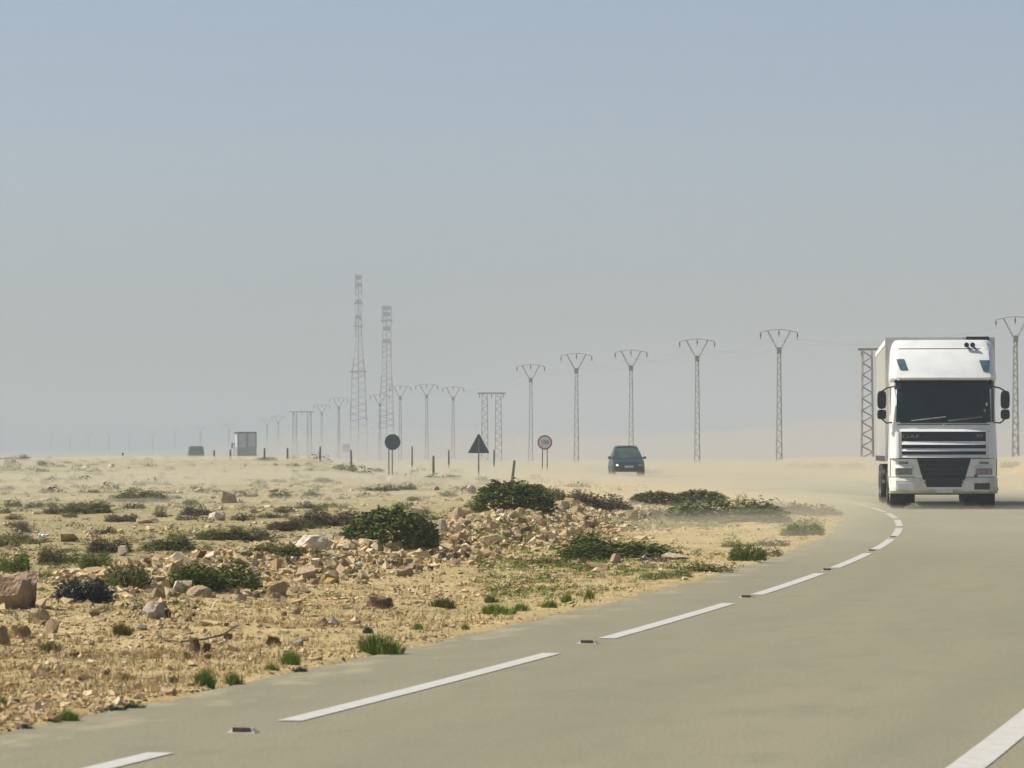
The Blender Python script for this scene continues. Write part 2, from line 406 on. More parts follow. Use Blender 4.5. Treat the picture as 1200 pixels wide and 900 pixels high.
V, Q, UV = strip(8, 140, SHL, SHR, 0, .25, .05)
V2, Q2, UV2 = strip(140, 1400, SHL, SHR, 0, 5, .05)
V0, Q0, UV0 = strip(-150, 8, SHL, SHR, 0, 4, 0)
me = bpy.data.meshes.new('road'); allv = V0 + V + V2; o1 = len(V0); o2 = o1 + len(V)
me.from_pydata(allv, [], Q0 + [tuple(i + o1 for i in q) for q in Q] + [tuple(i + o2 for i in q) for q in Q2]); me.update()
uvl = me.uv_layers.new(name="road"); alluv = UV0 + UV + UV2
for lp in me.loops: uvl.data[lp.index].uv = alluv[lp.vertex_index]
npobj('road', me, M['road'], 'structure')
def marking(name, y0, y1, l0, l1, label):
    V, Q, UV = strip(y0, y1, l0, l1, .004, min(1.0, (y1 - y0) / 6), 0)
    me = bpy.data.meshes.new(name); me.from_pydata(V, [], Q); me.update()
    o = npobj(name, me, M['paint'], 'structure')
    return o
k = 0; y = 2.3
while y < 116:
    marking('road_marking', y, y + 7.2, -.062, .062, ''); y += 9.2; k += 1
marking('road_marking', -100, 103, LW - .08, LW + .08, '')
marking('road_marking', -100, 60, 2 * LW - .075, 2 * LW + .075, '')

# road studs in the gaps of the dashed line
sb = MB(); sb.add([(-.07, -.05, 0), (.07, -.05, 0), (.07, .05, 0), (-.07, .05, 0), (-.045, -.025, .022), (.045, -.025, .022), (.045, .03, .022), (-.045, .03, .022)],
                  [(0, 1, 5, 4), (1, 2, 6, 5), (2, 3, 7, 6), (3, 0, 4, 7), (4, 5, 6, 7)])
sbm = sb.mesh('stud_body')
sr = MB().box(-.04, .04, -.045, -.022, .004, .026).mesh('stud_reflector')
for yy, lb in ((19.85, 'nearest cream road stud with maroon reflector beside the short dash at bottom left'), (29.1, 'cream road stud with maroon reflector between the two longest near dashes'),
               (38.3, 'small worn road stud in the third gap of the dashed line'), (47.2, 'brown road stud in the gap level with the low roadside weeds'), (56.5, 'faint far road stud where the dashed line starts to bend'), (65.7, 'farthest road stud, in the bend of the dashed line below the truck')):
    x, y_, nx, ny = frame(yy)
    t = thing('road_stud', (x, y_, .001), lb, 'road stud', 'studs in the gaps of the dashed edge line', -.2)
    a = put('base', sbm, M['stud'], (0, 0, 0), parent=t); b = put('reflector', sr, M['studred'], (0, 0, 0), parent=t)

# ------------------------------------------------------------------ rocks
def rock_mesh(seed, sub=2, flat=1.0):
    """angular broken stone: hull of scattered points, larger ones roughened"""
    r = random.Random(seed); bm = bmesh.new()
    for i in range(13 if sub == 2 else 22):
        d = Vector((r.gauss(0, 1), r.gauss(0, 1), r.gauss(0, 1))).normalized() * r.uniform(.42, .62)
        bm.verts.new((max(-.46, min(.46, d.x)), max(-.46, min(.46, d.y)), max(-.4, min(.44, d.z))))
    h = bmesh.ops.convex_hull(bm, input=bm.verts)
    bmesh.ops.delete(bm, geom=[v for v in bm.verts if not v.link_faces], context='VERTS')
    if sub == 3:
        bmesh.ops.subdivide_edges(bm, edges=bm.edges, cuts=2, use_grid_fill=True)
        for v in bm.verts: v.co *= 1 + r.gauss(0, .035) - .05 * math.sin(9 * v.co.x + seed) * math.sin(11 * v.co.z)
        bmesh.ops.triangulate(bm, faces=bm.faces)
    xs = [v.co.x for v in bm.verts]; ys = [v.co.y for v in bm.verts]; zs = [v.co.z for v in bm.verts]
    for v in bm.verts:
        v.co = Vector(((v.co.x - min(xs)) / (max(xs) - min(xs)) - .5, (v.co.y - min(ys)) / (max(ys) - min(ys)) - .5, (v.co.z - min(zs)) / (max(zs) - min(zs)) - .12))
    bmesh.ops.recalc_face_normals(bm, faces=bm.faces)
    m = bpy.data.meshes.new('rock'); bm.to_mesh(m); bm.free(); return m
RM = [rock_mesh(100 + i) for i in range(14)]; RB = [rock_mesh(300 + i, 3) for i in range(5)]
TINTW = {'boulder': 'brown', 'cream': 'cream', 'pink': 'pinkish', 'tan': 'tan', 'ochre': 'ochre yellow', 'white': 'whitish', 'brown': 'brown'}
rock_list = []
def rock(px, py, w_, h_, tint, label=None, big=False, rot=None, tilt=None, group=None):
    """rock whose foot shows at photo point (px, py), W_ x H_ photo pixels"""
    x, y, z = ground_at(px, py); s = y / F
    me = random.choice(RB if big else RM)
    o = put('rock', me, M['rock_' + tint], (x, y, z - .12 * h_ * s), tilt or (random.uniform(-.15, .15), random.uniform(-.15, .15), 0), (w_ * s, w_ * s * random.uniform(.7, 1), h_ * s * 1.24))
    if rot is None: rot = random.choice((0, PI)) + random.uniform(-.35, .35)
    o.rotation_euler.z = rot
    rock_list.append(dict(o=o, px=px, py=py, w=w_, h=h_, tint=tint, label=label)); tag(o, label, 'rock', group or 'stones lying on the sand'); return o
rock(20, 713, 66, 44, 'boulder', 'big brown boulder cut by the left edge of the picture', True, rot=.3)
for a in [(229, 767, 13, 20, 'brown', 'upright pinkish brown stone beside the dark stick in the foreground'), (242, 765, 17, 12, 'brown', 'rounded dark brown stone right beside the upright one in the foreground'),
          (445, 713, 32, 15, 'brown', 'flat dark brown rock alone on the sand below the left dome bush'), (321, 757, 24, 11, 'brown', 'reddish brown stone just above the small green weeds by the road'),
          (350, 757, 13, 9, 'white', 'small whitish stone right beside the reddish brown one above the weeds'), (393, 733, 13, 12, 'white', 'bright white stone in the middle of the foreground sand'),
          (377, 733, 15, 10, 'brown', 'small brown stone touching the bright white one'), (365, 645, 42, 19, 'white', 'large pale flat slab leaning at the left of the dome bush'),
          (396, 637, 22, 13, 'cream', 'pale slab between the large flat slab and the left dome bush'), (24, 748, 26, 16, 'ochre', 'ochre yellow stone below the big brown boulder'),
          (5, 756, 18, 22, 'tan', 'tan block on the left edge under the big brown boulder'), (62, 744, 17, 20, 'pink', 'upright pinkish stone right of the ochre one'),
          (45, 730, 26, 18, 'cream', 'cream stone just under the big brown boulder at its right'), (182, 724, 26, 20, 'white', 'whitish wedge-shaped rock left of centre above the foreground sand'),
          (197, 724, 8, 12, 'brown', 'small dark stone touching the whitish wedge-shaped rock'), (268, 589, 20, 14, 'pink', 'pinkish pointed rock in the far left field'),
          (254, 609, 20, 11, 'white', 'pale rock below the pinkish pointed one in the left field'), (284, 607, 10, 5, 'white', 'small bright pale stone right of the pale rock in the left field'),
          (83, 634, 22, 11, 'tan', 'smooth tan boulder among the far left scrub'), (173, 613, 26, 9, 'cream', 'low cream slab in the far left scrub'), (144, 651, 13, 12, 'white', 'white-topped stone among the green scrub on the left'),
          (158, 683, 11, 9, 'pink', 'small pink stone nestled in the olive scrub at left'), (203, 679, 20, 20, 'tan', 'tall tan rock at the left end of the dark spreading bush'), (178, 692, 24, 7, 'cream', 'flat cream stone left of the dark spreading bush'),
          (299, 690, 20, 24, 'white', 'tall pale rock at the right end of the dark spreading bush'), (257, 691, 21, 15, 'tan', 'greyish tan rock in front of the dark spreading bush'), (233, 700, 32, 13, 'pink', 'long pinkish rock in front of the dark spreading bush'),
          (322, 696, 30, 16, 'tan', 'tan rock with a shaded hollow right of the dark spreading bush'), (537, 608, 16, 15, 'pink', 'pink pointed stone on top of the stone bank left of the far dome bush'), (516, 624, 15, 17, 'white', 'white stone beside the right flank of the left dome bush'),
          (560, 600, 20, 7, 'tan', 'flat tan stone at the left foot of the far dome bush'), (586, 600, 14, 9, 'ochre', 'ochre stone in front of the far dome bush'), (487, 606, 20, 12, 'white', 'white stone peeping over the left dome bush'),
          (492, 641, 24, 10, 'tan', 'wide tan stone at the right foot of the left dome bush'), (648, 601, 14, 12, 'pink', 'pink block topping the right part of the stone bank'), (662, 597, 12, 10, 'white', 'whitish block topping the right part of the stone bank'),
          (676, 603, 14, 10, 'pink', 'pinkish stone at the right end of the stone bank'), (735, 606, 14, 14, 'pink', 'pinkish stone standing right of the brown scrub patch'), (747, 606, 12, 8, 'cream', 'cream stone beside the pinkish one right of the brown scrub'),
          (553, 579, 11, 10, 'white', 'white stone on the sand left of the far dome bush'), (446, 564, 12, 8, 'pink', 'far pinkish stone below the round dark sign'), (458, 564, 9, 7, 'white', 'far white stone below the round dark sign'),
          (700, 669, 28, 10, 'tan', 'flat tan rock below the long green bush'), (721, 660, 14, 12, 'cream', 'cream rock at the foot of the long green bush'), (682, 660, 10, 7, 'tan', 'small tan rock at the left foot of the long green bush'),
          (790, 655, 34, 7, 'white', 'pale low slab right of the long green bush'), (88, 770, 12, 7, 'brown', 'small dark stone on the left foreground sand'), (110, 722, 14, 9, 'tan', 'tan stone between the big boulder and the foreground sand'),
          (20, 826, 10, 7, 'brown', 'small dark stone near the asphalt at bottom left'), (100, 798, 14, 8, 'brown', 'brown stone above the green tuft at bottom left'), (55, 788, 12, 6, 'brown', 'flat brown stone above the green tuft at far bottom left'),
          (217, 772, 14, 8, 'cream', 'cream stone just below the upright pinkish brown one'), (165, 738, 15, 7, 'white', 'pale bluish-white flat stone in left foreground'), (131, 548, 8, 4, 'white', 'tiny bright stone on the far left ridge'),
          (174, 541, 7, 4, 'white', 'tiny white stone on the far ridge left of the dark van'), (640, 603, 10, 12, 'cream', 'cream stone just right of the far dome bush')]:
    rock(*a, big=a[2] > 24)
# stones of the bank
def bank_point():
    while True:
        px = random.uniform(175, 745); c = np.interp(px, [175, 300, 400, 480, 560, 640, 745], [700, 680, 662, 655, 628, 612, 606]); hw = np.interp(px, [175, 300, 440, 560, 680, 745], [20, 26, 24, 26, 22, 6])
        py = c + random.uniform(-1, 1) * hw
        if not (408 < px < 512 and 600 < py < 640): return px, py
rock_list[0]['o'].rotation_euler.z = .9
random.seed(21)
for i in range(205):
    px, py = bank_point(); w_ = min(24, 7.5 * math.exp(random.gauss(.12, .42)))
    rock(px, py, w_, w_ * random.uniform(.45, .85), random.choices(list(ROCKM), (5, 4, 6, 1, 2, 1.2))[0], group='stones heaped in the bank beside the road')
for i in range(60):                                # scattered elsewhere on the left
    while True:
        px = random.uniform(-20, 640); py = 535 + 225 * random.random() ** 1.4
        l = lat(np.array((px - 600) / F * 6500 / (py - HOR)), np.array(6500 / (py - HOR)))
        if l < -1.9 and py > 545: break
    w_ = 7 * math.exp(random.gauss(0, .35))
    rock(px, py, w_, w_ * random.uniform(.4, .75), random.choices(list(ROCKM), (5, 3, 5, 1, 2, 2))[0])

# ------------------------------------------------------------------ scrub and weeds
def leafcloud(seed, n, kind):
    """unit plant: footprint x,y in [-.5,.5], height 1; many leaf-sized faces"""
    r = np.random.default_rng(seed)
    C = []; D = []
    if kind == 'dome':
        # sprays: short upright shoots all over an uneven dome, each carrying leaves
        m = n // 11; a = r.uniform(0, 2 * PI, m); el = np.arcsin(r.uniform(-.02, 1, m)); q = np.cos(el) ** .8
        lump = .86 + .2 * np.sin(3 * a + seed) * .5 + .14 * vnoise(np.cos(a) * q * 5 + 9, np.sin(a) * q * 5 + 9, seed)
        R = .5 * lump; top = np.clip(np.sin(el), 0, 1) ** .8 * (.78 + .22 * vnoise(np.cos(a) * q * 7 + 3, np.sin(a) * q * 7 + 3, seed + 5))
        depth = r.uniform(.6, 1.0, m) ** .5
        base = np.stack([np.cos(a) * q * R * depth, np.sin(a) * q * R * depth, top * depth * .9], -1)
        dirn = np.stack([np.cos(a) * q * .8, np.sin(a) * q * .8, .7 + .3 * r.random(m)], -1) + r.normal(0, .22, (m, 3))
        L = r.uniform(.04, .13, m)
    elif kind == 'low':
        m = n // 10; k = 9; cx = r.uniform(-.36, .36, k); cy = r.uniform(-.3, .3, k); ch = r.uniform(.45, 1.0, k); cr = r.uniform(.11, .24, k)
        j = r.integers(0, k, m); a = r.uniform(0, 2 * PI, m); q = np.sqrt(r.uniform(0, 1, m))
        base = np.stack([cx[j] + np.cos(a) * q * cr[j], cy[j] + np.sin(a) * q * cr[j], ch[j] * np.sqrt(np.clip(1 - q ** 2, 0, 1)) * r.uniform(.1, .85, m)], -1)
        dirn = np.stack([np.cos(a) * q, np.sin(a) * q, .6 + .5 * r.random(m)], -1) + r.normal(0, .35, (m, 3)); L = r.uniform(.06, .2, m)
    else:  # dry twiggy
        m = n // 8; k = 6; cx = r.uniform(-.3, .3, k); cy = r.uniform(-.25, .25, k)
        j = r.integers(0, k, m); a = r.uniform(0, 2 * PI, m); q = r.uniform(0, 1, m) ** .7
        base = np.stack([cx[j] + np.cos(a) * q * .2, cy[j] + np.sin(a) * q * .2, (1 - q) * r.uniform(.1, .9, m)], -1)
        dirn = np.stack([np.cos(a) * q, np.sin(a) * q, .5 + .5 * r.random(m)], -1) + r.normal(0, .3, (m, 3)); L = r.uniform(.08, .26, m)
    dirn /= np.linalg.norm(dirn, axis=1, keepdims=True)
    per = n // m
    t = r.random((m, per, 1)); P = base[:, None] + dirn[:, None] * L[:, None, None] * t + r.normal(0, .007, (m, per, 3))
    P = P.reshape(-1, 3); sh = np.repeat(r.random(m) * .55, per) + r.random(len(P)) * .45
    N = r.normal(0, 1, P.shape) + np.repeat(dirn, per, 0) * 1.0; N /= np.linalg.norm(N, axis=1, keepdims=True)
    U = np.cross(N, r.normal(0, 1, P.shape)); U /= np.linalg.norm(U, axis=1, keepdims=True); W = np.cross(N, U)
    s = r.uniform(.008, .016, (len(P), 1)) * {'dome': 1.35, 'low': 1.25, 'dry': .9}[kind]
    V = np.concatenate([P - U * s * 1.6, P + W * s * .8, P + U * s * 1.6, P - W * s * .8], 1).reshape(-1, 3)
    T = np.arange(len(V)).reshape(-1, 4)
    V[:, 2] = np.maximum(V[:, 2], -.05)
    return npmesh('foliage', V, T, sh)
def blades(seed, n, spread=.38, lean=.5, wd=.012):
    r = np.random.default_rng(seed); a = r.uniform(0, 2 * PI, n); q = np.sqrt(r.random(n)) * spread
    k = 7; cl = r.uniform(-.3, .3, (k, 2)); j = r.integers(0, k, n)
    B = np.stack([np.cos(a) * q * .5 + cl[j, 0], np.sin(a) * q * .5 + cl[j, 1], np.zeros(n)], -1)
    h = r.uniform(.55, 1.5, n) * (1 - .4 * np.hypot(B[:, 0], B[:, 1]) / .5); d = np.stack([np.cos(a) * lean * r.random(n) * .35, np.sin(a) * lean * r.random(n) * .35, h], -1)
    t = r.uniform(0, PI, n); S_ = np.stack([np.cos(t), np.sin(t), 0 * t], -1) * wd * r.uniform(.6, 1.4, (n, 1))
    V = np.stack([B - S_, B + S_, B + d * .6 + S_ * .7, B + d * .6 - S_ * .7, B + d + d * [[.5, .5, 0]]], 1).reshape(-1, 3)
    o = np.arange(n)[:, None] * 5
    T = np.concatenate([o + [[0, 1, 2]], o + [[0, 2, 3]], o + [[3, 2, 4]]], 1).reshape(-1, 3)
    return npmesh('foliage', V, T, np.repeat(r.random(n), 3))
def stemmesh(seed, n=9):
    r = random.Random(seed); b = MB()
    for i in range(n):
        a = r.uniform(0, 2 * PI); q = r.uniform(.05, .34); b.bar((0, 0, -.05), (math.cos(a) * q, math.sin(a) * q, r.uniform(.35, .65)), .018, 4, .006)
    return b.mesh('stem')
DOME = [leafcloud(i, 15000, 'dome') for i in (1, 2, 3)]; LOW = [leafcloud(10 + i, 11000, 'low') for i in range(4)]; DRY = [leafcloud(20 + i, 6000, 'dry') for i in range(3)]
SML = [leafcloud(30 + i, 3600, 'low') for i in range(3)]; TUFT = [blades(40 + i, 700) for i in range(4)]; STEM = [stemmesh(i) for i in range(3)]
MT = dict(G='leafG', g='leafg', o='leafo', p='leafp', b='leafb', v='leafv', t='leaft')
shrubs = []
def shrub(px, py, w_, h_, c, shape, label, name='shrub', group='scrub bushes on the sand', dy=None):
    x, y, z = ground_at(px, py); s = y / F
    t = thing(name, (x, y, z - .01), label, {'shrub': 'bush', 'grass_tuft': 'grass tuft'}[name], group, random.uniform(-.3, .3) + random.choice((0, PI)))
    me = random.choice({'dome': DOME, 'low': LOW, 'dry': DRY, 'small': SML, 'tuft': TUFT}[shape])
    dep = w_ * s * (random.uniform(.6, .9) if dy is None else dy)
    sc3 = (w_ * s * (1.06 if shape != 'tuft' else 1), dep, h_ * s * {'low': 1.18, 'small': 1.2, 'dry': 1.15}.get(shape, 1.05))
    o = put('foliage', me, M[MT[c]], (0, 0, 0), scale=sc3, parent=t)
    if w_ > 26 and shape != 'tuft': put('stem', random.choice(STEM), M['twig'], (0, 0, 0), scale=sc3, parent=t)
    shrubs.append((t, px, py)); return t
random.seed(5)
shrub(459, 641, 106, 50, 'G', 'dome', 'tall dark green dome bush left of the stone bank', dy=.7)
shrub(597, 600, 90, 40, 'G', 'dome', 'dark green dome bush on top of the stone bank near the centre', dy=.7)
SH = [
 (718, 655, 128, 32, 'G', 'low', 'long low dark green bush between stone bank and road'), (690, 657, 60, 24, 'G', 'dome', 'dark leafy left end of the long low bush by the road'),
 (850, 613, 130, 33, 'G', 'low', 'broad dark green bush in drifting sand left of the truck'), (800, 610, 50, 20, 'g', 'dome', 'green mound at the left end of the broad bush'), (872, 602, 30, 24, 'p', 'dry', 'purplish dry top sticking out of the broad bush left of the truck'),
 (768, 592, 62, 18, 'o', 'dome', 'olive mound behind the broad bush, the left of the pair'), (818, 592, 62, 20, 'o', 'dome', 'olive mound behind the broad bush, the right of the pair'),
 (628, 583, 30, 17, 'o', 'dome', 'small olive mound just right of the centre dome bush'), (660, 590, 50, 19, 'o', 'low', 'olive scrub behind the right end of the stone bank'), (697, 598, 72, 23, 'p', 'low', 'purplish brown scrub patch right of the stone bank'),
 (763, 609, 40, 14, 'p', 'low', 'low brown bush between the stone bank and the broad bush'), (947, 604, 66, 16, 'o', 'low', 'dusty olive bush nearest to the truck'), (907, 596, 26, 12, 'o', 'small', 'tiny olive bush between the broad bush and the dusty one'),
 (940, 628, 46, 16, 'g', 'low', 'green bush close to the asphalt in the bend'), (877, 657, 40, 24, 'g', 'low', 'bright leafy weed at the asphalt edge left of the bend'), (903, 652, 26, 13, 'o', 'small', 'small olive weed right of the bright leafy one'),
 (250, 693, 98, 38, 'G', 'low', 'dark spreading bush among the stones in the left field'), (236, 689, 62, 26, 'G', 'dome', 'dense dark core bush of the spreading clump in the left field'), (215, 697, 34, 18, 'o', 'dry', 'greyish dry shrub at the left foot of the dark spreading bush'),
 (18, 670, 36, 24, 'g', 'low', 'green bush near the left edge above the big boulder'), (62, 662, 30, 22, 'o', 'low', 'olive bush second from the left edge'), (86, 661, 20, 18, 'g', 'small', 'narrow green bush third from the left edge'),
 (112, 668, 34, 24, 'g', 'low', 'bright green bush left of the white-topped stone'), (54, 680, 20, 18, 'g', 'small', 'small green sprig right above the big boulder'), (150, 688, 48, 32, 'o', 'low', 'olive bush around the small pink stone'),
 (128, 688, 26, 16, 'g', 'small', 'small green bush at the left of the olive one with the pink stone'), (98, 703, 58, 28, 'b', 'low', 'blue-black withered bush beside the big boulder'), (116, 707, 30, 24, 'b', 'dry', 'black twiggy drooping end of the withered bush'),
 (85, 688, 28, 20, 'o', 'dry', 'thin olive twigs standing behind the blue-black bush'), (140, 697, 26, 8, 'b', 'small', 'low blackish scrub right of the withered bush'),
 (200, 645, 58, 20, 'o', 'low', 'olive bush in the middle of the left field'), (207, 632, 20, 12, 'g', 'small', 'small green crown behind the olive bush in the left field'), (128, 648, 46, 20, 'p', 'low', 'dark purplish bush above the bright green one'),
 (126, 626, 28, 12, 'p', 'small', 'small dark tuft bush right of the smooth tan boulder'), (30, 624, 34, 14, 'p', 'dry', 'dry brown bush by the left edge above the white plastic bag'), (38, 637, 44, 10, 'o', 'small', 'low olive scrub just under the white plastic bag'),
 (8, 641, 30, 12, 'o', 'small', 'low olive scrub cut by the left edge'), (15, 595, 20, 12, 'G', 'small', 'small dark green bush far at the left edge'), (39, 596, 21, 10, 'G', 'small', 'second small dark green bush from the left edge, far'),
 (3, 602, 18, 10, 'G', 'small', 'dark bush cut by the left edge in the far field'), (58, 602, 30, 13, 'p', 'dry', 'brown bush in the far row left'), (102, 601, 58, 14, 'o', 'low', 'long dark olive bush in the far row left'),
 (168, 588, 62, 15, 'o', 'low', 'wide olive bush on the far rise at left'), (133, 586, 14, 8, 'G', 'small', 'tiny dark bush left of the wide olive one'), (144, 612, 38, 11, 'p', 'low', 'low brown bush beside the low cream slab'),
 (190, 606, 24, 14, 'p', 'dry', 'brown dry bush right of the low cream slab'), (230, 604, 40, 12, 'p', 'low', 'flat purplish bush below the pinkish pointed rock'), (289, 583, 26, 8, 'p', 'small', 'little brown bush right of the pinkish pointed rock'),
 (334, 622, 40, 17, 'p', 'low', 'brown dome bush in dust left of the pale slabs'), (318, 607, 40, 9, 'o', 'small', 'thin olive scrub behind the brown dome bush'), (262, 633, 60, 18, 'o', 'low', 'soft olive bush in the centre of the left field'),
 (300, 634, 34, 14, 'p', 'low', 'purplish scrub between the olive bush and the brown dome bush'), (388, 617, 74, 21, 'p', 'low', 'wide dusty brown bush behind the pale slabs'), (322, 651, 58, 18, 'o', 'low', 'olive brown bush left of the large flat slab'),
 (286, 653, 26, 11, 'p', 'small', 'small brown scrub above the dark spreading bush'), (183, 661, 30, 9, 'p', 'small', 'brown scrub low on the sand above the tall tan rock'), (285, 664, 20, 8, 'o', 'small', 'small olive tuft bush above the right end of the dark spreading bush'),
 (405, 552, 24, 10, 'g', 'small', 'far green bush under the two red and white towers'), (451, 576, 44, 10, 'o', 'small', 'faint olive scrub in dust left of the far stones'), (520, 564, 44, 9, 'o', 'small', 'faint olive scrub left of the triangular sign'),
 (566, 566, 18, 9, 'g', 'small', 'little green bush at the foot of the triangular sign'), (380, 566, 26, 7, 'o', 'small', 'thin far olive scrub below the first tower'), (28, 541, 14, 10, 'G', 'small', 'dark bush standing on the far left ridge'),
 (12, 545, 14, 8, 'G', 'small', 'low dark bush at the left end of the far ridge'), (49, 547, 14, 9, 'o', 'small', 'third dark bush on the far left ridge'), (10, 575, 20, 6, 'p', 'small', 'low brown smudge of scrub on the far left sand'),
 (313, 540, 26, 6, 'g', 'small', 'green scrub on the ridge right of the distant box truck'), (345, 549, 18, 8, 'g', 'small', 'green scrub on the slope below the far power poles'), (110, 557, 20, 7, 'p', 'small', 'brownish scrub on the slope of the far left ridge'),
 (855, 548, 14, 9, 'o', 'small', 'lone dark bush in the haze right of the car'), (930, 551, 28, 9, 'o', 'small', 'hazy bush under the power pole left of the truck'), (962, 550, 34, 9, 'p', 'small', 'hazy brown bush on the far bank left of the truck'),
 (998, 551, 30, 9, 'o', 'small', 'hazy bush on the far bank next to the truck'), (895, 551, 20, 7, 'p', 'small', 'hazy bush at the left end of the far bank'), (1186, 549, 30, 10, 'p', 'small', 'hazy bush on the bank right of the truck'),
 (768, 679, 32, 11, 'g', 'small', 'bright green weed at the asphalt edge below the pale low slab'), (797, 677, 30, 8, 'o', 'small', 'olive weed right of the bright green one at the asphalt edge'), (832, 670, 60, 13, 'o', 'small', 'spread olive weeds at the asphalt edge in the middle of the bend'),
 (860, 641, 40, 9, 'o', 'small', 'dusty olive weeds behind the bright leafy one'), (905, 640, 40, 10, 'o', 'small', 'dusty weeds between the leafy weed and the green bush in the bend'), (640, 660, 50, 9, 'o', 'small', 'thin olive weeds left of the long low bush'),
 (765, 658, 38, 9, 'p', 'small', 'reddish low weed at the right foot of the long low bush'),
]
for a in SH: shrub(*a)
for a in [(78, 846, 30, 14, 'v', 'second fresh green tuft from the bottom left corner, at the asphalt edge'), (30, 856, 18, 9, 't', 'bluish tuft nearest to the bottom left corner'), (130, 834, 36, 8, 't', 'left half of the flat bluish weed strip along the asphalt'),
          (156, 833, 40, 10, 't', 'right half of the flat bluish weed strip along the asphalt'), (243, 805, 30, 20, 'v', 'bright green round tuft at the asphalt edge, left of a smaller one'), (274, 805, 26, 16, 'v', 'bright green tuft right beside the round one at the asphalt edge'),
          (341, 779, 30, 16, 'v', 'green weed above two small sprigs near the asphalt'), (320, 785, 16, 9, 'v', 'left small sprig under the green weed near the asphalt'), (350, 789, 20, 9, 't', 'right small sprig under the green weed near the asphalt'),
          (442, 768, 58, 24, 'g', 'large dark green grass clump at the edge of the asphalt'), (580, 720, 44, 12, 'v', 'yellow-green grass strip at the verge below the stone bank'), (610, 716, 24, 9, 'v', 'grass right of the yellow-green strip'),
          (645, 712, 20, 9, 'v', 'small verge grass left of the twin tufts'), (665, 706, 14, 11, 'v', 'left of the twin verge tufts below the long low bush'), (690, 702, 14, 10, 'v', 'right of the twin verge tufts below the long low bush'),
          (490, 738, 16, 8, 'v', 'tiny green sprig between the grass clump and the yellow-green strip'), (520, 712, 36, 10, 'o', 'olive yellow dry grass in the sand below the stone bank'), (205, 800, 14, 8, 'o', 'tiny olive sprig left of the bright round tuft'),
          (150, 797, 18, 8, 'o', 'olive sprig in the sand above the flat weed strip'), (3, 826, 16, 10, 'v', 'green tuft cut by the left edge near the bottom'), (430, 742, 14, 8, 't', 'small bluish sprig above the large grass clump'),
          (545, 738, 12, 7, 'v', 'small green sprig at the asphalt edge right of the large clump'), (145, 745, 24, 16, 'o', 'grey-olive weed in the left foreground sand'), (62, 765, 30, 14, 'o', 'dry olive weed right below the upright pinkish stone'),
          (575, 706, 20, 8, 'o', 'olive grass just above the yellow-green strip')]:
    shrub(a[0], a[1], a[2], a[3], a[4], 'tuft', a[5], 'grass_tuft', 'weeds and grass tufts by the asphalt')
# more far scrub, small
random.seed(77)
LM = [(230, 'the dark van'), (290, 'the distant box truck'), (420, 'the taller tower'), (453, 'the shorter tower'), (460, 'the round dark sign'), (561, 'the triangular sign'), (638, 'the red-ringed sign'), (100, 'the far left ridge')]
for i in range(75):
    while True:
        px = random.uniform(-10, 560); py = 543 + 135 * random.random() ** 1.3
        if all(abs(px - q) > 12 or abs(py - r) > 5 for _, q, r in shrubs): break
    sz = np.interp(py, [540, 600, 660], [11, 24, 30]) * random.uniform(.7, 1.3)
    c = random.choice('ppoogG'); t = shrub(px, py, sz, sz * random.uniform(.3, .45), c, 'small', None)
    t['_auto'] = {'p': 'brown', 'o': 'olive', 'g': 'green', 'G': 'dark green'}[c]

# ------------------------------------------------------------------ labels for the remaining stones and scrub: by neighbours
MARKS = [(459, 615, 'the left dome bush'), (597, 580, 'the centre dome bush'), (250, 675, 'the dark spreading bush'), (362, 634, 'the large flat slab'), (22, 692, 'the big brown boulder'), (700, 640, 'the long low bush'),
         (698, 586, 'the purplish scrub patch'), (268, 582, 'the pinkish pointed rock'), (173, 608, 'the low cream slab'), (83, 629, 'the smooth tan boulder'), (182, 712, 'the whitish wedge rock'), (444, 706, 'the flat dark brown rock'),
         (230, 756, 'the upright brown stone'), (200, 634, 'the middle olive bush'), (334, 613, 'the brown dome bush'), (393, 727, 'the bright white stone'), (405, 547, 'the far green bush'), (230, 530, 'the dark van'), (28, 536, 'the ridge bush'), (168, 580, 'the wide olive bush'), (516, 616, 'the white stone by the dome bush'), (735, 600, 'the standing pinkish stone'), (660, 592, 'the whitish topping block')]
def relation(px, py):
    m = min(MARKS, key=lambda q: (q[0] - px) ** 2 + 2.5 * (q[1] - py) ** 2); dx, dy = px - m[0], (py - m[1]) * 1.5
    if abs(dx) > abs(dy): r = 'right of' if dx > 0 else 'left of'
    else: r = 'below' if dy > 0 else 'above'
    return ('just ' if abs(dx) + abs(dy) < 40 else 'well ') + r + ' ' + m[2]
ORD = ['leftmost', 'second from left', 'third from left', 'fourth from left', 'fifth from left', 'sixth from left', 'seventh from left', 'eighth from left', 'ninth from left', 'tenth from left']
def spread(items):
    d = {}
    for o, px, base in items: d.setdefault(base, []).append((px, o))
    for base, L in d.items():
        L.sort(key=lambda t: t[0])
        for k, (px, o) in enumerate(L):
            o['label'] = base if len(L) == 1 else base + (', ' + ORD[k] if len(L) > 2 and k < 10 else (', the left one', ', the right one')[k] if k < 2 else '')
spread([(q['o'], q['px'], f"{'small' if q['w'] < 8 else 'medium' if q['w'] < 12 else 'larger'} {'flat ' if q['h'] < .56 * q['w'] else ''}{TINTW[q['tint']]} stone {relation(q['px'], q['py'])}") for q in rock_list if not q['label']])
L_ = [(t, px, f"small {t['_auto']} scrub {relation(px, py)}") for t, px, py in shrubs if '_auto' in t]
spread(L_)
for t, _, _ in L_: del t['_auto']

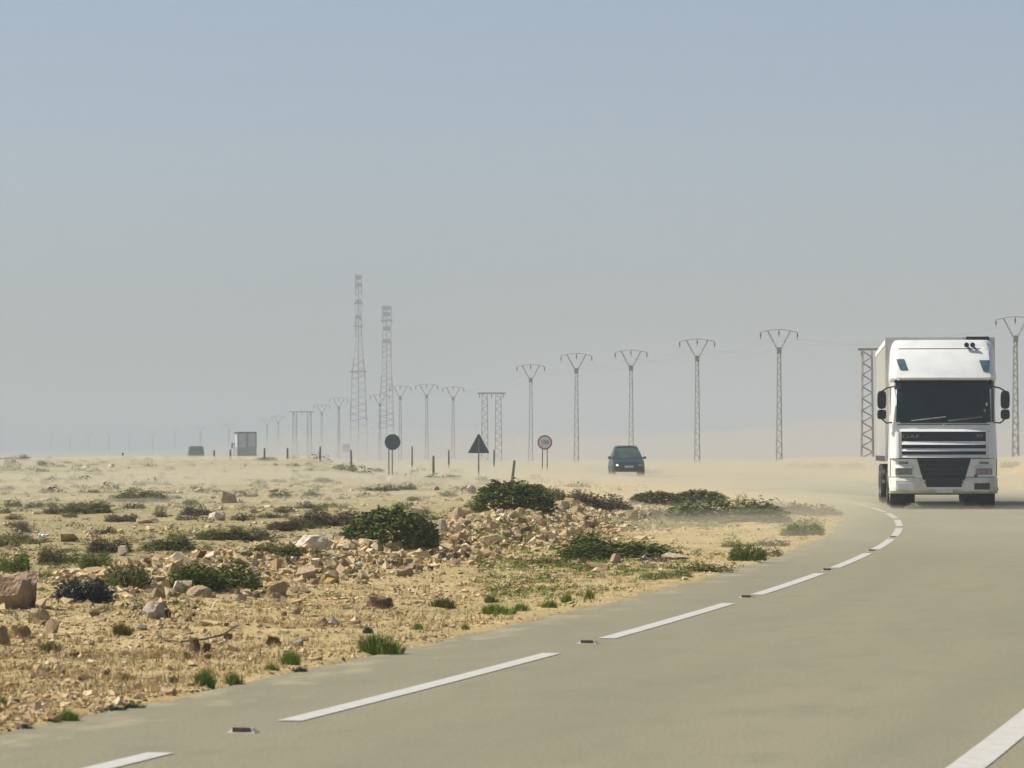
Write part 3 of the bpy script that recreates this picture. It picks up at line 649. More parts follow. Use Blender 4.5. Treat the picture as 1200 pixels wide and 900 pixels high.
# ------------------------------------------------------------------ stuff: gravel, rubble, dry grass
def stones(name, X, Y, size, flat, m, seed):
    """many small broken stones: each a jittered, randomly turned block"""
    r = np.random.default_rng(seed); n = len(X)
    C = np.array([(x, y, z) for z in (-.5, .5) for y in (-.5, .5) for x in (-.5, .5)])
    T0 = np.array([(0, 2, 3), (0, 3, 1), (4, 5, 7), (4, 7, 6), (0, 1, 5), (0, 5, 4), (2, 6, 7), (2, 7, 3), (0, 4, 6), (0, 6, 2), (1, 3, 7), (1, 7, 5)])
    P = C[None] + r.normal(0, .17, (n, 8, 3)); P[:, 4:, :2] *= r.uniform(.35, 1, (n, 1, 1))
    P *= r.uniform(.6, 1, (n, 1, 3))
    q = r.normal(0, 1, (n, 4)) * [1, .45, .45, 1.2]; q /= np.linalg.norm(q, axis=1, keepdims=True); w_, x, y, z = q.T
    Rm = np.stack([1 - 2 * (y * y + z * z), 2 * (x * y - z * w_), 2 * (x * z + y * w_), 2 * (x * y + z * w_), 1 - 2 * (x * x + z * z), 2 * (y * z - x * w_), 2 * (x * z - y * w_), 2 * (y * z + x * w_), 1 - 2 * (x * x + y * y)], -1).reshape(n, 3, 3)
    P = np.einsum('nij,nkj->nki', Rm, P) * np.stack([size, size, size * flat], -1)[:, None]
    P = P + np.stack([X, Y, gz(X, Y) + size * flat * .22], -1)[:, None]
    V = P.reshape(-1, 3); T = (T0[None] + (np.arange(n) * 8)[:, None, None]).reshape(-1, 3)
    return npobj(name, npmesh(name, V, T, np.repeat(r.random(n), 12)), m)
def stonestuff(name, stops):
    m = bpy.data.materials.new(name); m.use_nodes = True; n = m.node_tree; p = n.nodes["Principled BSDF"]; p.inputs["Roughness"].default_value = .95; p.inputs["Specular IOR Level"].default_value = .15
    at_ = n.nodes.new("ShaderNodeAttribute"); at_.attribute_name = "tint"; cr = n.nodes.new("ShaderNodeValToRGB"); cr.color_ramp.interpolation = 'CONSTANT'
    e = cr.color_ramp.elements
    while len(e) < len(stops): e.new(.5)
    for k, (q, c) in enumerate(stops): e[k].position = q; e[k].color = (*c, 1)
    n.links.new(at_.outputs["Fac"], cr.inputs[0]); n.links.new(cr.outputs[0], p.inputs["Base Color"]); return m
M['gravel'] = stonestuff('gravel_mix', [(0, (.46, .33, .18)), (.3, (.55, .42, .24)), (.5, (.38, .25, .12)), (.65, (.56, .45, .28)), (.78, (.25, .17, .09)), (.9, (.62, .52, .38)), (.93, (.38, .26, .12))])
M['rubble'] = stonestuff('rubble_mix', [(0, (.49, .375, .20)), (.25, (.54, .43, .25)), (.45, (.48, .345, .18)), (.58, (.40, .29, .15)), (.74, (.60, .50, .33)), (.87, (.22, .14, .07)), (.96, (.42, .28, .11))])
def scatter(n, seed, pymin=540, pymax=960, pxr=(-250, 1000), power=1.0):
    r = np.random.default_rng(seed); px = r.uniform(*pxr, n); py = pymin + (pymax - pymin) * r.random(n) ** power
    Y = 6500 / (py - HOR); Y = Y * (1 + r.uniform(-.01, .01, n)); X = (px - 600) / F * Y; l = lat(X, Y); k = (l < SHL - .02) | (l > SHR + .02)
    return X[k], Y[k], l[k]
r_ = np.random.default_rng(3)
X, Y, L = scatter(95000, 11)
dens = fbm(X * .6, Y * .4, 55, 3); k = (r_.random(len(X)) < np.clip(.25 + 1.6 * (dens - .35), .12, 1)); X, Y, L = X[k], Y[k], L[k]
size = np.clip(.018 * np.exp(r_.normal(0, .5, len(X))), .008, .06); size = np.maximum(size, 1.0 * Y / F * r_.uniform(.7, 1.6, len(X)))
stones('gravel', X, Y, size, r_.uniform(.5, .95, len(X)), M['gravel'], 12)
# rubble of the bank and its skirts
n = 23000; t = r_.random(n); by = 33 + 62 * t ** .85; bx = np.interp(by, BERM[:, 1], BERM[:, 0]); X = bx + r_.normal(0, .72, n) - .05; Y = by + r_.normal(0, .6, n)
k = (lat(X, Y) < SHL - .6); X, Y = X[k], Y[k]; size = np.clip(.043 * np.exp(r_.normal(0, .5, len(X))), .02, .17)
stones('rubble', X, Y, size, r_.uniform(.55, 1., len(X)), M['rubble'], 13)
X, Y, L = scatter(9500, 17, 546, 760, (-200, 760), 1.0); k = (L < -2.2) & (fbm(X * .25, Y * .12, 61, 3) > .45); X, Y = X[k], Y[k]
size = np.clip(3.6 * Y / F * np.exp(r_.normal(0, .45, len(X))), .02, .6)
stones('scattered_rubble', X, Y, size, r_.uniform(.35, .7, len(X)), M['rubble'], 14)
def groundcover(name, X, Y, w_, h_, nl, m, seed):
    r = np.random.default_rng(seed); n = len(X) * nl; W = np.repeat(w_, nl); Hh = np.repeat(h_, nl)
    a = r.uniform(0, 2 * PI, n); q = np.sqrt(r.random(n)); x = np.repeat(X, nl) + np.cos(a) * q * W * .5; y = np.repeat(Y, nl) + np.sin(a) * q * W * .4
    P = np.stack([x, y, gz(x, y) + Hh * (1 - q * q) * r.random(n)], -1); N = r.normal(0, 1, (n, 3)); U = r.normal(0, 1, (n, 3)); s = (W * .035)[:, None]
    V = np.stack([P - U * s, P + N * s, P + U * s], 1).reshape(-1, 3)
    return npobj(name, npmesh(name, V, np.arange(len(V)).reshape(-1, 3), np.repeat(r.random(len(X)), nl) * .6 + r.random(n) * .4), m)
def straws(name, X, Y, hgt, nb, m, seed):
    r = np.random.default_rng(seed); n = len(X) * nb; x = np.repeat(X, nb) + r.normal(0, 1, n) * np.repeat(hgt, nb) * .45; y = np.repeat(Y, nb) + r.normal(0, 1, n) * np.repeat(hgt, nb) * .45
    z = gz(x, y) - .005; h = np.repeat(hgt, nb) * r.uniform(.4, 1.1, n); a = r.uniform(0, 2 * PI, n); wd = h * .035 + .0016
    B = np.stack([x, y, z], -1); S_ = np.stack([np.cos(a), np.sin(a), 0 * a], -1) * wd[:, None]; D = np.stack([r.normal(0, .38, n), r.normal(0, .38, n), np.ones(n)], -1) * h[:, None]
    V = np.stack([B - S_, B + S_, B + D], 1).reshape(-1, 3); T = np.arange(len(V)).reshape(-1, 3)
    return npobj(name, npmesh(name, V, T, r.random(n)), m)
X, Y, L = scatter(52000, 19, 590, 960, (-250, 860)); k = r_.random(len(X)) < np.clip(2.4 * (fbm(X * .8, Y * .5, 71, 3) - .28), .12, 1); k &= L < SHL - .12; X, Y = X[k], Y[k]
straws('dry_grass', X, Y, np.clip(.035 * np.exp(r_.normal(0, .4, len(X))), .015, .1), 8, M['straw'], 15)

X, Y, L = scatter(6500, 23, 539, 720, (-200, 700), 1.5); k = (L < -2.5) & (r_.random(len(X)) < np.clip(4 * (fbm(X * .22, Y * .09, 91, 3) - .42), .03, 1)); X, Y = X[k], Y[k]; k = np.arange(len(X)) % 2 == 0
for nm, kk, mm, sd_ in (('olive_ground_cover', k, M['leafo'], 31), ('brown_ground_cover', ~k, M['leafp'], 32)):
    w_ = Y[kk] / F * 11 * np.exp(r_.normal(0, .4, kk.sum())); groundcover(nm, X[kk], Y[kk], w_, w_ * .32, 110, mm, sd_)

X, Y, L = scatter(2600, 29, 600, 712, (560, 970), 1.0); k = (L < -1.25) & (L > -7) & (r_.random(len(X)) < np.clip(5 * (fbm(X * .5, Y * .12, 93, 3) - .46), .02, 1)); X, Y = X[k], Y[k]
w_ = Y / F * 14 * np.exp(r_.normal(0, .4, len(X))); groundcover('verge_ground_cover', X, Y, w_, w_ * .30, 90, M['leafg'], 33)

# sticks and litter
def stick(pts, r, label):
    P = [Vector(ground_at(*p)) + Vector((0, 0, h)) for *p, h in pts]; o = P[0].copy()
    b = MB().tube([p - o for p in P], r, 5); s = b.build('stick', M['stick'], loc=o); tag(s, label, 'stick')
stick([(192, 752, .01), (212, 756, .02), (240, 754, .03), (262, 749, .03), (278, 742, .05)], .007, 'thin dark crooked stick lying behind the upright brown stone')
stick([(196, 751, .0), (187, 749, .02)], .005, 'short twig left of the crooked stick')
def litter(px, py, w_, h_, m, name, label, cat, seed):
    x, y, z = ground_at(px, py); s = y / F; r = random.Random(seed); bm = bmesh.new(); bmesh.ops.create_icosphere(bm, subdivisions=3, radius=.5)
    for v in bm.verts: v.co *= 1 + .35 * math.sin(7 * v.co.x + seed) * math.cos(9 * v.co.y) + r.gauss(0, .05)
    me = bpy.data.meshes.new(name); bm.to_mesh(me); bm.free()
    o = put(name, me, m, (x, y, z + h_ * s * .35), (0, .2, r.random()), (w_ * s, w_ * s * .7, h_ * s)); tag(o, label, cat)
litter(49, 631, 9, 7, M['bag'], 'plastic_bag', 'crumpled white plastic bag among the scrub at the left', 'plastic bag', 3)
litter(421, 664, 7, 5, M['bag'], 'plastic_wrapper', 'white wrapper among the stones below the left dome bush', 'wrapper', 5)
litter(755, 657, 6, 7, M['bag'], 'plastic_cup', 'small white plastic scrap at the right foot of the long low bush', 'plastic scrap', 8)

# ------------------------------------------------------------------ truck
TK = thing('truck', (10.02, 99.0, 0), 'white articulated truck driving towards the camera on the right', 'truck', rz=0)
TK.rotation_euler.z = -math.atan(.068)
def hw(z):  return float(np.interp(z, [.35, .7, 1.2, 1.95, 2.9, 3.02, 3.1, 3.7, 3.9, 3.96], [1.24, 1.25, 1.25, 1.22, 1.20, 1.235, 1.235, 1.20, 1.15, 1.09]))
def yf(z):  return float(np.interp(z, [.35, .5, .72, .75, 1.2, 1.85, 2.0, 2.95, 3.0, 3.06, 3.3, 3.65, 3.74, 3.76, 3.92, 3.96], [.06, .0, .0, .05, .04, .10, .14, .34, .22, .22, .40, .74, .86, .90, 1.06, 1.2]))
def bow(u): u = abs(u); return .10 * u * u + .30 * max(0, (u - .86) / .14) ** 2
def cabsurf(u, z, off=0.): return Vector((u * hw(z), yf(z) + bow(u) - off, z))
def cabsheet(name, x0, x1, z0, z1, off, m, parent, nx=14, nz=6, smooth=True, thick=.02, lip=0):
    """panel following the front of the cab; x0/x1 are (bottom, top) pairs"""
    b = MB(); f = lambda v, t: v if not isinstance(v, tuple) else v[0] + (v[1] - v[0]) * t
    V = []
    for o in (off, off - thick):
        for j in range(nz + 1):
            t = j / nz; z = z0 + (z1 - z0) * t
            for i in range(nx + 1):
                x = f(x0, t) + (f(x1, t) - f(x0, t)) * i / nx; V.append(cabsurf(max(-1, min(1, x / hw(z))), z, o + lip * (1 - t)))
    n = nx + 1; h = n * (nz + 1); Fc = []
    for j in range(nz):
        for i in range(nx):
            a = j * n + i; Fc.append((a, a + 1, a + n + 1, a + n)); Fc.append((h + a + n, h + a + n + 1, h + a + 1, h + a))
    ring = [i for i in range(n)] + [j * n + nx for j in range(1, nz + 1)] + [nz * n + i for i in range(nx - 1, -1, -1)] + [j * n for j in range(nz - 1, 0, -1)]
    for a, c in zip(ring, ring[1:] + ring[:1]): Fc.append((a, h + a, h + c, c))
    b.add(V, Fc); return b.build(name, m, parent, smooth=False)
# cab shell
def cab():
    zs = [.75, .8, .95, 1.2, 1.5, 1.85, 1.95, 2.0, 2.2, 2.5, 2.8, 2.95, 2.985, 3.02, 3.06, 3.15, 3.3, 3.45, 3.6, 3.68, 3.74, 3.76, 3.84, 3.92, 3.96]
    us = [-1, -.985, -.96, -.93, -.89, -.8, -.6, -.4, -.2, 0, .2, .4, .6, .8, .89, .93, .96, .985, 1]
    V = []; n = len(us) + 2
    for z in zs:
        V.append((-hw(z), 2.25, z))
        for u in us: V.append(cabsurf(u, z))
        V.append((hw(z), 2.25, z))
    Fc = [(j * n + i, j * n + i + 1, (j + 1) * n + i + 1, (j + 1) * n + i) for j in range(len(zs) - 1) for i in range(n - 1)]
    Fc += [(j * n, (j + 1) * n, (j + 1) * n + n - 1, j * n + n - 1) for j in range(len(zs) - 1)]
    Fc += [tuple(range(n - 1, -1, -1)), tuple(range((len(zs) - 1) * n, len(zs) * n))]
    o = MB().add(V, Fc).build('cab', M['white'], TK, smooth=True); o.data.set_sharp_from_angle(angle=math.radians(28)); return o
cab()
cabsheet('windscreen', (-1.10, -1.07), (1.10, 1.07), 2.02, 2.94, .012, M['glass'], TK, 16, 6)
for sx in (-1, 1):
    for x0, x1, z0, z1 in ((.64, 1.23, 1.165, 1.185), (1.225, 1.24, .76, 1.17), (.02, 1.21, 1.955, 1.972)):
        x0, x1 = sorted((sx * x0, sx * x1)); cabsheet('panel_gap', x0, x1, z0, z1, .006, M['dsteel'], TK, 8, 1, thick=.01)
v_ = cabsheet('sun_visor', (-1.13, -1.14), (1.13, 1.14), 2.80, 3.0, .06, M['visor'], TK, 16, 3, thick=.05)
for sx in (-1, 1):   # A pillar trims
    cabsheet('pillar_trim', sx * 1.15 - .035, sx * 1.15 + .035, 2.02, 2.98, .004, M['black'] if sx > 0 else M['white2'], TK, 2, 6)
cabsheet('dashboard_strip', -1.0, 1.0, 2.0, 2.035, .03, M['black'], TK, 10, 1)
# wipers
for x0, x1 in ((-.75, .05), (.1, .9)):
    b = MB(); a = cabsurf(x0 / 1.22, 2.05, .04); c = cabsurf(x1 / 1.22, 2.14, .05); b.bar(a, c, .017, 4); b.build('wiper', M['steel'], TK)
cabsheet('sticker', .93, .98, 2.26, 2.32, .016, M['amber'], TK, 1, 1); cabsheet('sticker', .98, 1.02, 2.40, 2.47, .016, M['plate'], TK, 1, 1)
# upper grille
g = cabsheet('grille', -1.0, 1.0, 1.21, 1.80, .012, M['visor'], TK, 14, 3)
for z0, z1 in ((1.495, 1.575), (1.345, 1.41), (1.20, 1.265)):
    s_ = cabsheet('slat', -.97, .97, z0, z1, .035, M['white'], g, 14, 1, thick=.05, lip=.06)
for sx in (-1, 1):
    cabsheet('shadow_gap', sx * 1.045 - .012, sx * 1.045 + .012, 1.2, 1.81, .015, M['black'], g, 1, 3)
    cabsheet('side_rail', sx * 1.0 - .025, sx * 1.0 + .025, 1.2, 1.81, .045, M['white'], g, 2, 4, thick=.05)
    cabsheet('corner_deflector', (sx * 1.03 if sx > 0 else -1.24), (1.24 if sx > 0 else sx * 1.03), 1.18, 1.80, .05, M['white'], TK, 6, 4, thick=.05, lip=.05)
cabsheet('bonnet_lip', -1.02, 1.02, 1.80, 1.86, .02, M['white'], TK, 12, 1, thick=.04, lip=.06)
# lower grille
lg = cabsheet('lower_grille', (-.43, -.63), (.43, .63), .50, 1.19, .016, M['visor'], TK, 10, 8)
for k in range(6):
    z = .60 + k * .105; wd = .45 + (z - .5) / .69 * .18
    cabsheet('slat', -wd + .03, wd - .03, z, z + .032, .045, M['black'], lg, 10, 1, thick=.03)
# bumper
bp = MB(); zs = [(.36, .10), (.42, -.02), (.66, -.03), (.735, .03)]; us = [-1, -.97, -.93, -.88, -.7, -.4, 0, .4, .7, .88, .93, .97, 1]
V = []; n = len(us) + 2
for z, o in zs:
    V.append((-1.255, 1.0, z)); V += [(u * 1.255, o + bow(u), z - (.0 if abs(u) > .5 else -.0)) for u in us]; V.append((1.255, 1.0, z))
Fc = [(j * n + i, j * n + i + 1, (j + 1) * n + i + 1, (j + 1) * n + i) for j in range(3) for i in range(n - 1)] + [tuple(range(n - 1, -1, -1)), tuple(range(3 * n, 4 * n))] + [(j * n, (j + 1) * n, (j + 1) * n + n - 1, j * n + n - 1) for j in range(3)]
bumper = bp.add(V, Fc).build('bumper', M['dirty'], TK, smooth=True); bumper.data.set_sharp_from_angle(angle=math.radians(30))
MB().box(-.42, .42, -.055, -.02, .47, .51).build('step', M['white'], bumper)
MB().prism([(-.44, .735), (.44, .735), (.40, .50), (-.40, .50)], -.045, -.025).build('grille_opening', M['visor'], bumper)
MB().box(-.17, .2, -.065, -.05, .385, .46).build('number_plate', M['plate'], bumper)
for sx in (-1, 1):
    MB().box(sx * .88 - .14, sx * .88 + .14, -.04 + .05, .1, .48, .575).build('fog_lamp', M['lamp'], bumper, bevel=.01)
    MB().box(sx * .88 - .18, sx * .88 + .18, -.0, .09, .455, .60).build('lamp_recess', M['dsteel'] if sx > 0 else M['white2'], bumper)
    # headlamp cluster: recess, lamp, brow
    c = 1 if sx > 0 else -1
    x0, x1 = sorted((c * .72, c * 1.14))
    h = cabsheet('headlight', x0 + .02, x1 - .02, .80, .93, .035, M['lamp'], TK, 6, 2, thick=.03)
    cabsheet('bezel', x0, x1, .955, 1.02, .02, M['white'], h, 6, 1, thick=.06, lip=.07)
    cabsheet('indicator', x0 + .1, x1 - .1, 1.05, 1.10, .012, M['steel'], h, 5, 1, thick=.02)
    for q in range(3): cabsheet('reflector', x0 + .05 + q * .12, x0 + .13 + q * .12, .82, .91, .042, M['chrome'], h, 2, 2, thick=.01)
cabsheet('sticker', .70, .78, .74, .80, .02, M['red'], TK, 1, 1)
# roof lamps (dark slanted) and horns
for sx in (-1, 1):
    c = sx
    P = [(.84, 3.47), (1.09, 3.50), (1.055, 3.22), (.93, 3.20)] if sx > 0 else [(-1.09, 3.50), (-.90, 3.46), (-.82, 3.18), (-1.0, 3.24)]
    Q4 = [(P[0][0] + (P[1][0] - P[0][0]) * u_ + ((P[3][0] + (P[2][0] - P[3][0]) * u_) - (P[0][0] + (P[1][0] - P[0][0]) * u_)) * v_, P[0][1] + (P[3][1] - P[0][1]) * v_) for v_ in np.linspace(0, 1, 7) for u_ in np.linspace(0, 1, 7)]
    b = MB(); V = [cabsurf(x / hw(z), z, .018) for x, z in Q4]; Fq = [(j * 7 + i, j * 7 + i + 1, j * 7 + i + 8, j * 7 + i + 7) for j in range(6) for i in range(6)]
    V += [v + Vector((0, .03, 0)) for v in V]; Fq += [tuple(i + 49 for i in f[::-1]) for f in Fq]; b.add(V, Fq).build('roof_lamp', M['lamp_blue'], TK); continue
    b.add(V, [(0, 1, 2, 3), (7, 6, 5, 4), (0, 4, 5, 1), (1, 5, 6, 2), (2, 6, 7, 3), (3, 7, 4, 0)]).build('roof_lamp', M['lamp_blue'], TK)
for x in (.56, .70):
    b = MB().lathe([(0, .055), (.05, .06), (.1, .03), (.45, .02)], 12, 'y', (x, .78, 3.83)); b.build('horn', M['black'], TK)
    MB().box(x - .015, x + .015, .95, 1.0, 3.74, 3.80).build('bracket', M['black'], TK)
cabsheet('roof_seam', -1.02, 1.06, 3.735, 3.755, .004, M['dsteel'], TK, 10, 1, thick=.01)
cabsheet('visor_lip', -1.2, 1.2, 2.99, 3.05, .07, M['white'], TK, 14, 1, thick=.08)
# mirrors
for sx in (-1, 1):
    mx = sx * 1.43
    a = MB().tube([(sx * 1.12, .55, 2.86), (sx * 1.30, .35, 2.82), (mx, .30, 2.74)], .018, 6).tube([(sx * 1.15, .5, 2.02), (sx * 1.32, .35, 2.0), (mx, .30, 2.10)], .018, 6).bar((mx, .3, 2.1), (mx, .3, 2.7), .012, 6)
    arm = a.build('mirror_arm', M['black'], TK)
    def pod(zc, w2, h2, nm):
        P = [(mx + w2 * math.copysign(abs(math.cos(t)) ** .55, math.cos(t)), zc + h2 * math.copysign(abs(math.sin(t)) ** .55, math.sin(t))) for t in np.linspace(0, 2 * PI, 20, endpoint=False)]
        MB().prism(P, .2, .38).build(nm, M['black'], TK, bevel=.025)
    pod(2.54, .105, .21, 'mirror'); pod(2.20, .105, .115, 'mirror')
    # side window, door handle
    MB().box(sx * 1.205 - .01, sx * 1.205 + .01, .75, 1.55, 2.05, 2.85).build('side_window', M['glass'], TK)
    MB().box(sx * 1.255 - .02, sx * 1.255 + .02, .45, .80, .42, .5).build('step', M['dsteel'], TK)
# lettering on the top band of the grille
def text(s, size, x, z, m, parent, name, off, width=1.0, y=None):
    cu = bpy.data.curves.new(name, 'FONT'); cu.body = s; cu.size = size; cu.extrude = .006; cu.align_x = 'CENTER'; cu.align_y = 'CENTER'
    tmp = bpy.data.objects.new(name, cu); COL.objects.link(tmp); dg = bpy.context.evaluated_depsgraph_get()
    me = bpy.data.meshes.new_from_object(tmp.evaluated_get(dg)); bpy.data.objects.remove(tmp)
    o = bpy.data.objects.new(name, me); COL.objects.link(o); me.materials.clear(); me.materials.append(m); o.parent = parent
    yy = y if y is not None else cabsurf(x / 1.25, z, off).y
    o.location = (x, yy, z); o.rotation_euler = (PI / 2, 0, math.atan(.16 * x)); o.scale = (width, 1, 1); return o
text('DAF', .115, -.76, 1.685, M['chrome'], g, 'badge_lettering', .05, 1.9)
text('XF', .115, .83, 1.70, M['chrome'], g, 'badge_lettering', .05, 1.3)
# wheels
def wheel(x, y, wdt=.31, r=.51, parent=TK, dual=False):
    s = 1 if x > 0 else -1
    t = MB().lathe([(-wdt / 2, r * .62), (-wdt / 2, r * .93), (-wdt * .38, r), (wdt * .38, r), (wdt / 2, r * .93), (wdt / 2, r * .62)], 30, 'x').build('wheel', M['rubber'], parent, smooth=False, loc=(x, y, r))
    rim = MB().lathe([(s * wdt * .1, .05), (s * wdt * .1, r * .5), (s * wdt * .52, r * .6), (s * wdt * .52, r * .64), (-s * wdt * .3, r * .64)], 20, 'x').build('rim', M['chrome'], t)
    MB().lathe([(s * wdt * .1, .11), (s * wdt * .45, .09)], 12, 'x').build('hub', M['dsteel'], t)
for sx in (-1, 1):
    wheel(sx * 1.04, 1.35, .36); MB().box(sx * .92 - .3, sx * .92 + .3, 2.02, 2.05, .12, .8).build('mud_flap', M['rubber'], TK); MB().box(sx * .92 - .28, sx * .92 + .28, 5.75, 5.78, .12, .8).build('mud_flap', M['rubber'], TK)
    wheel(sx * .93, 5.05, .56)
    for yy in (11.6, 12.9, 14.2): wheel(sx * 1.06, yy, .38)
    # mudguards
    P = [(1.35 + .62 * math.cos(t), .55 + .62 * math.sin(t)) for t in np.linspace(.05, PI - .05, 12)]
    b = MB()
    for (a1, c1), (a2, c2) in zip(P, P[1:]): b.add([(sx * 1.23, a1, c1), (sx * .86, a1, c1), (sx * .86, a2, c2), (sx * 1.23, a2, c2), (sx * 1.23, a1, c1 + .03), (sx * .86, a1, c1 + .03), (sx * .86, a2, c2 + .03), (sx * 1.23, a2, c2 + .03)], [(0, 1, 2, 3), (4, 5, 6, 7), (0, 1, 5, 4), (2, 3, 7, 6), (0, 3, 7, 4), (1, 2, 6, 5)])
    b.build('mudguard', M['dsteel'], TK)
    MB().lathe([(2.4, .3), (2.45, .33), (3.9, .33), (3.95, .3)], 20, 'y', (sx * .9, 0, .68)).build('fuel_tank', M['chrome'], TK, smooth=True)
    MB().box(sx * 1.22 - .02, sx * 1.22 + .02, 6.4, 10.8, .55, .62).box(sx * 1.22 - .02, sx * 1.22 + .02, 6.4, 10.8, .8, .87).build('side_guard', M['dsteel'], TK)
    MB().box(sx * .45 - .06, sx * .45 + .06, 1.6, 15.6, .85, 1.12).build('chassis_rail', M['dsteel'], TK)
MB().box(-.95, .95, 1.22, 1.48, .42, .60).build('axle', M['dsteel'], TK)
MB().box(-.8, .8, .3, .9, .33, .42).build('underrun_beam', M['dsteel'], TK)
MB().box(-.9, .9, 4.95, 5.15, .45, .6).build('axle', M['dsteel'], TK)
MB().box(-1.1, 1.1, 1.0, 2.2, .78, 1.0).build('cab_floor', M['dsteel'], TK)
# trailer
tr = MB().box(-1.275, 1.275, 2.75, 16.3, 1.12, 4.0).build('trailer', M['white2'], TK, bevel=.03)
MB().box(-1.30, 1.30, 2.70, 2.78, 3.93, 4.06).build('front_rail', M['white'], tr)
MB().box(.62, 1.16, 2.60, 2.74, 3.92, 4.075).build('cooling_unit_top', M['black'], tr)
for sx in (-1, 1):
    MB().box(sx * 1.285 - .02, sx * 1.285 + .02, 2.72, 2.86, 1.1, 4.03).build('corner_post', M['white'], tr)
    MB().box(sx * 1.285 - .014, sx * 1.285 + .014, 2.87, 16.25, 3.9, 4.02).build('roof_rail', M['white2'], tr)
    MB().box(sx * 1.285 - .014, sx * 1.285 + .014, 2.87, 16.25, 1.10, 1.24).build('bottom_rail', M['dsteel'], tr)
for k in range(1, 13): MB().box(-1.295, -1.275, 2.87 + k * 1.03, 2.90 + k * 1.03, 1.25, 3.89).build('wall_rib', M['white'], tr)
MB().box(-1.0, 1.0, 2.35, 2.72, 1.4, 3.55).build('refrigeration_unit', M['white2'], tr)

# ------------------------------------------------------------------ dark car, coming towards the camera
def car():
    T = thing('car', (6.5, 237, 0), 'dark green car with one bright headlight coming out of the dust', 'car'); T.rotation_euler.z = math.radians(2.5)
    prof = [(0, .28, .74), (-.02, .45, .86), (.02, .70, .88), (.18, .84, .86), (1.15, 1.02, .85), (1.95, 1.58, .66), (2.3, 1.68, .63), (3.6, 1.66, .62), (4.25, 1.25, .70), (4.4, .9, .82), (4.42, .3, .82)]
    V = []; Fc = []
    secs = [(-.02, .30, .62, .62, .80), (.12, .26, .80, .78, .87), (.5, .25, .90, .84, .88), (1.2, .25, 1.03, .86, .88), (1.95, .25, 1.60, .64, .89), (2.3, .25, 1.68, .62, .89), (3.5, .25, 1.67, .61, .89), (4.25, .28, 1.15, .72, .87), (4.42, .35, .9, .78, .82)]
    n = 10
    for y_, zb, zt, wt, wb in secs:
        belt = min(zt * .98, .98)
        pts = [(-wb * .9, zb), (-wb, zb + .12), (-wb, min(.7, zt * .85)), (-wb * .97, belt), (-wt, zt - .03), (-wt * .7, zt)]
        V += [(x, y_, z) for x, z in pts] + [(-x, y_, z) for x, z in reversed(pts)]
    m_ = 12
    for j in range(len(secs) - 1):
        for i in range(m_): Fc.append((j * m_ + i, j * m_ + (i + 1) % m_, (j + 1) * m_ + (i + 1) % m_, (j + 1) * m_ + i))
    Fc += [tuple(range(m_ - 1, -1, -1)), tuple(range((len(secs) - 1) * m_, len(secs) * m_))]
    MB().add(V, Fc).build('body', M['carpaint'], T, smooth=True).data.set_sharp_from_angle(angle=math.radians(35))
    MB().add([(-.80, 1.22, 1.06), (.80, 1.22, 1.06), (.60, 1.90, 1.575), (-.60, 1.90, 1.575), (-.80, 1.25, 1.03), (.80, 1.25, 1.03), (.6, 1.93, 1.55), (-.6, 1.93, 1.55)], [(0, 1, 2, 3), (7, 6, 5, 4), (0, 4, 5, 1), (1, 5, 6, 2), (2, 6, 7, 3), (3, 7, 4, 0)]).build('windscreen', M['carglass'], T)
    MB().box(-.45, .45, -.05, .0, .42, .60).build('grille', M['black'], T)
    MB().box(-.24, .24, -.075, -.05, .50, .60).build('number_plate', M['plate'], T)
    for sx in (-1, 1):
        hl = MB().box(sx * .66 - .13, sx * .66 + .13, -.03, .08, .56, .70).build('headlight', M['lamp'], T, bevel=.02)
        if sx < 0: MB().box(sx * .66 - .05, sx * .66 + .05, -.045, -.031, .58, .68).build('bright_spot', M['brightspot'], hl)
        MB().box(sx * .98 - .09, sx * .98 + .09, 1.45, 1.60, .98, 1.12).build('mirror', M['carpaint'], T, bevel=.03)
        MB().bar((sx * .8, 1.5, 1.0), (sx * .92, 1.5, 1.04), .02).build('mirror_stalk', M['black'], T)
        for yy in (.85, 3.5):
            wh = MB().lathe([(-.11, .2), (-.11, .3), (-.08, .33), (.08, .33), (.11, .3), (.11, .2)], 20, 'x').build('wheel', M['rubber'], T, loc=(sx * .80, yy, .33))
            MB().lathe([(sx * .115, .2), (sx * .115, .03)], 12, 'x').build('rim', M['chrome'], wh)
    MB().box(-.62, .62, 2.1, 3.3, 1.69, 1.72).build('roof_rack', M['black'], T)
car()
# distant box truck, seen from behind
def boxtruck():
    T = thing('box_truck', (-33.6, 541, -.5), 'distant pale box truck with dark underbody fading into the haze', 'truck', rz=math.radians(7))
    MB().box(-1.12, 1.12, 0, 7.5, 2.55, 4.35).build('cargo_box', M['hazebox'], T)
    MB().box(-1.2, 1.2, -.08, 7.6, 4.30, 4.5).build('roof_edge', M['dsteel'], T)
    for x in (-1.16, 0, 1.16): MB().box(x - .06, x + .06, -.09, .0, 2.5, 4.3).build('door_post', M['dsteel'], T)
    MB().box(-1.22, 1.22, -.05, 7.6, .8, 2.55).build('lower_body', M['pole'], T)
    MB().box(-1.0, 1.0, -.1, .2, .5, .95).build('bumper', M['dsteel'], T)
    MB().box(-1.15, 1.15, 7.9, 9.7, .7, 3.2).build('cab', M['signback'], T, bevel=.1)
    for sx in (-1, 1):
        for yy in (1.5, 8.6): MB().lathe([(-.25, .3), (-.25, .5), (.25, .5), (.25, .3)], 16, 'x').build('wheel', M['rubber'], T, loc=(sx * .95, yy, .5))
        MB().box(sx * 1.4 - .1, sx * 1.4 + .1, 8.5, 8.6, 2.4, 3.1).build('mirror', M['black'], T)
        MB().bar((sx * 1.15, 8.5, 3.0), (sx * 1.4, 8.5, 3.0), .03).build('mirror_arm', M['black'], T)
boxtruck()
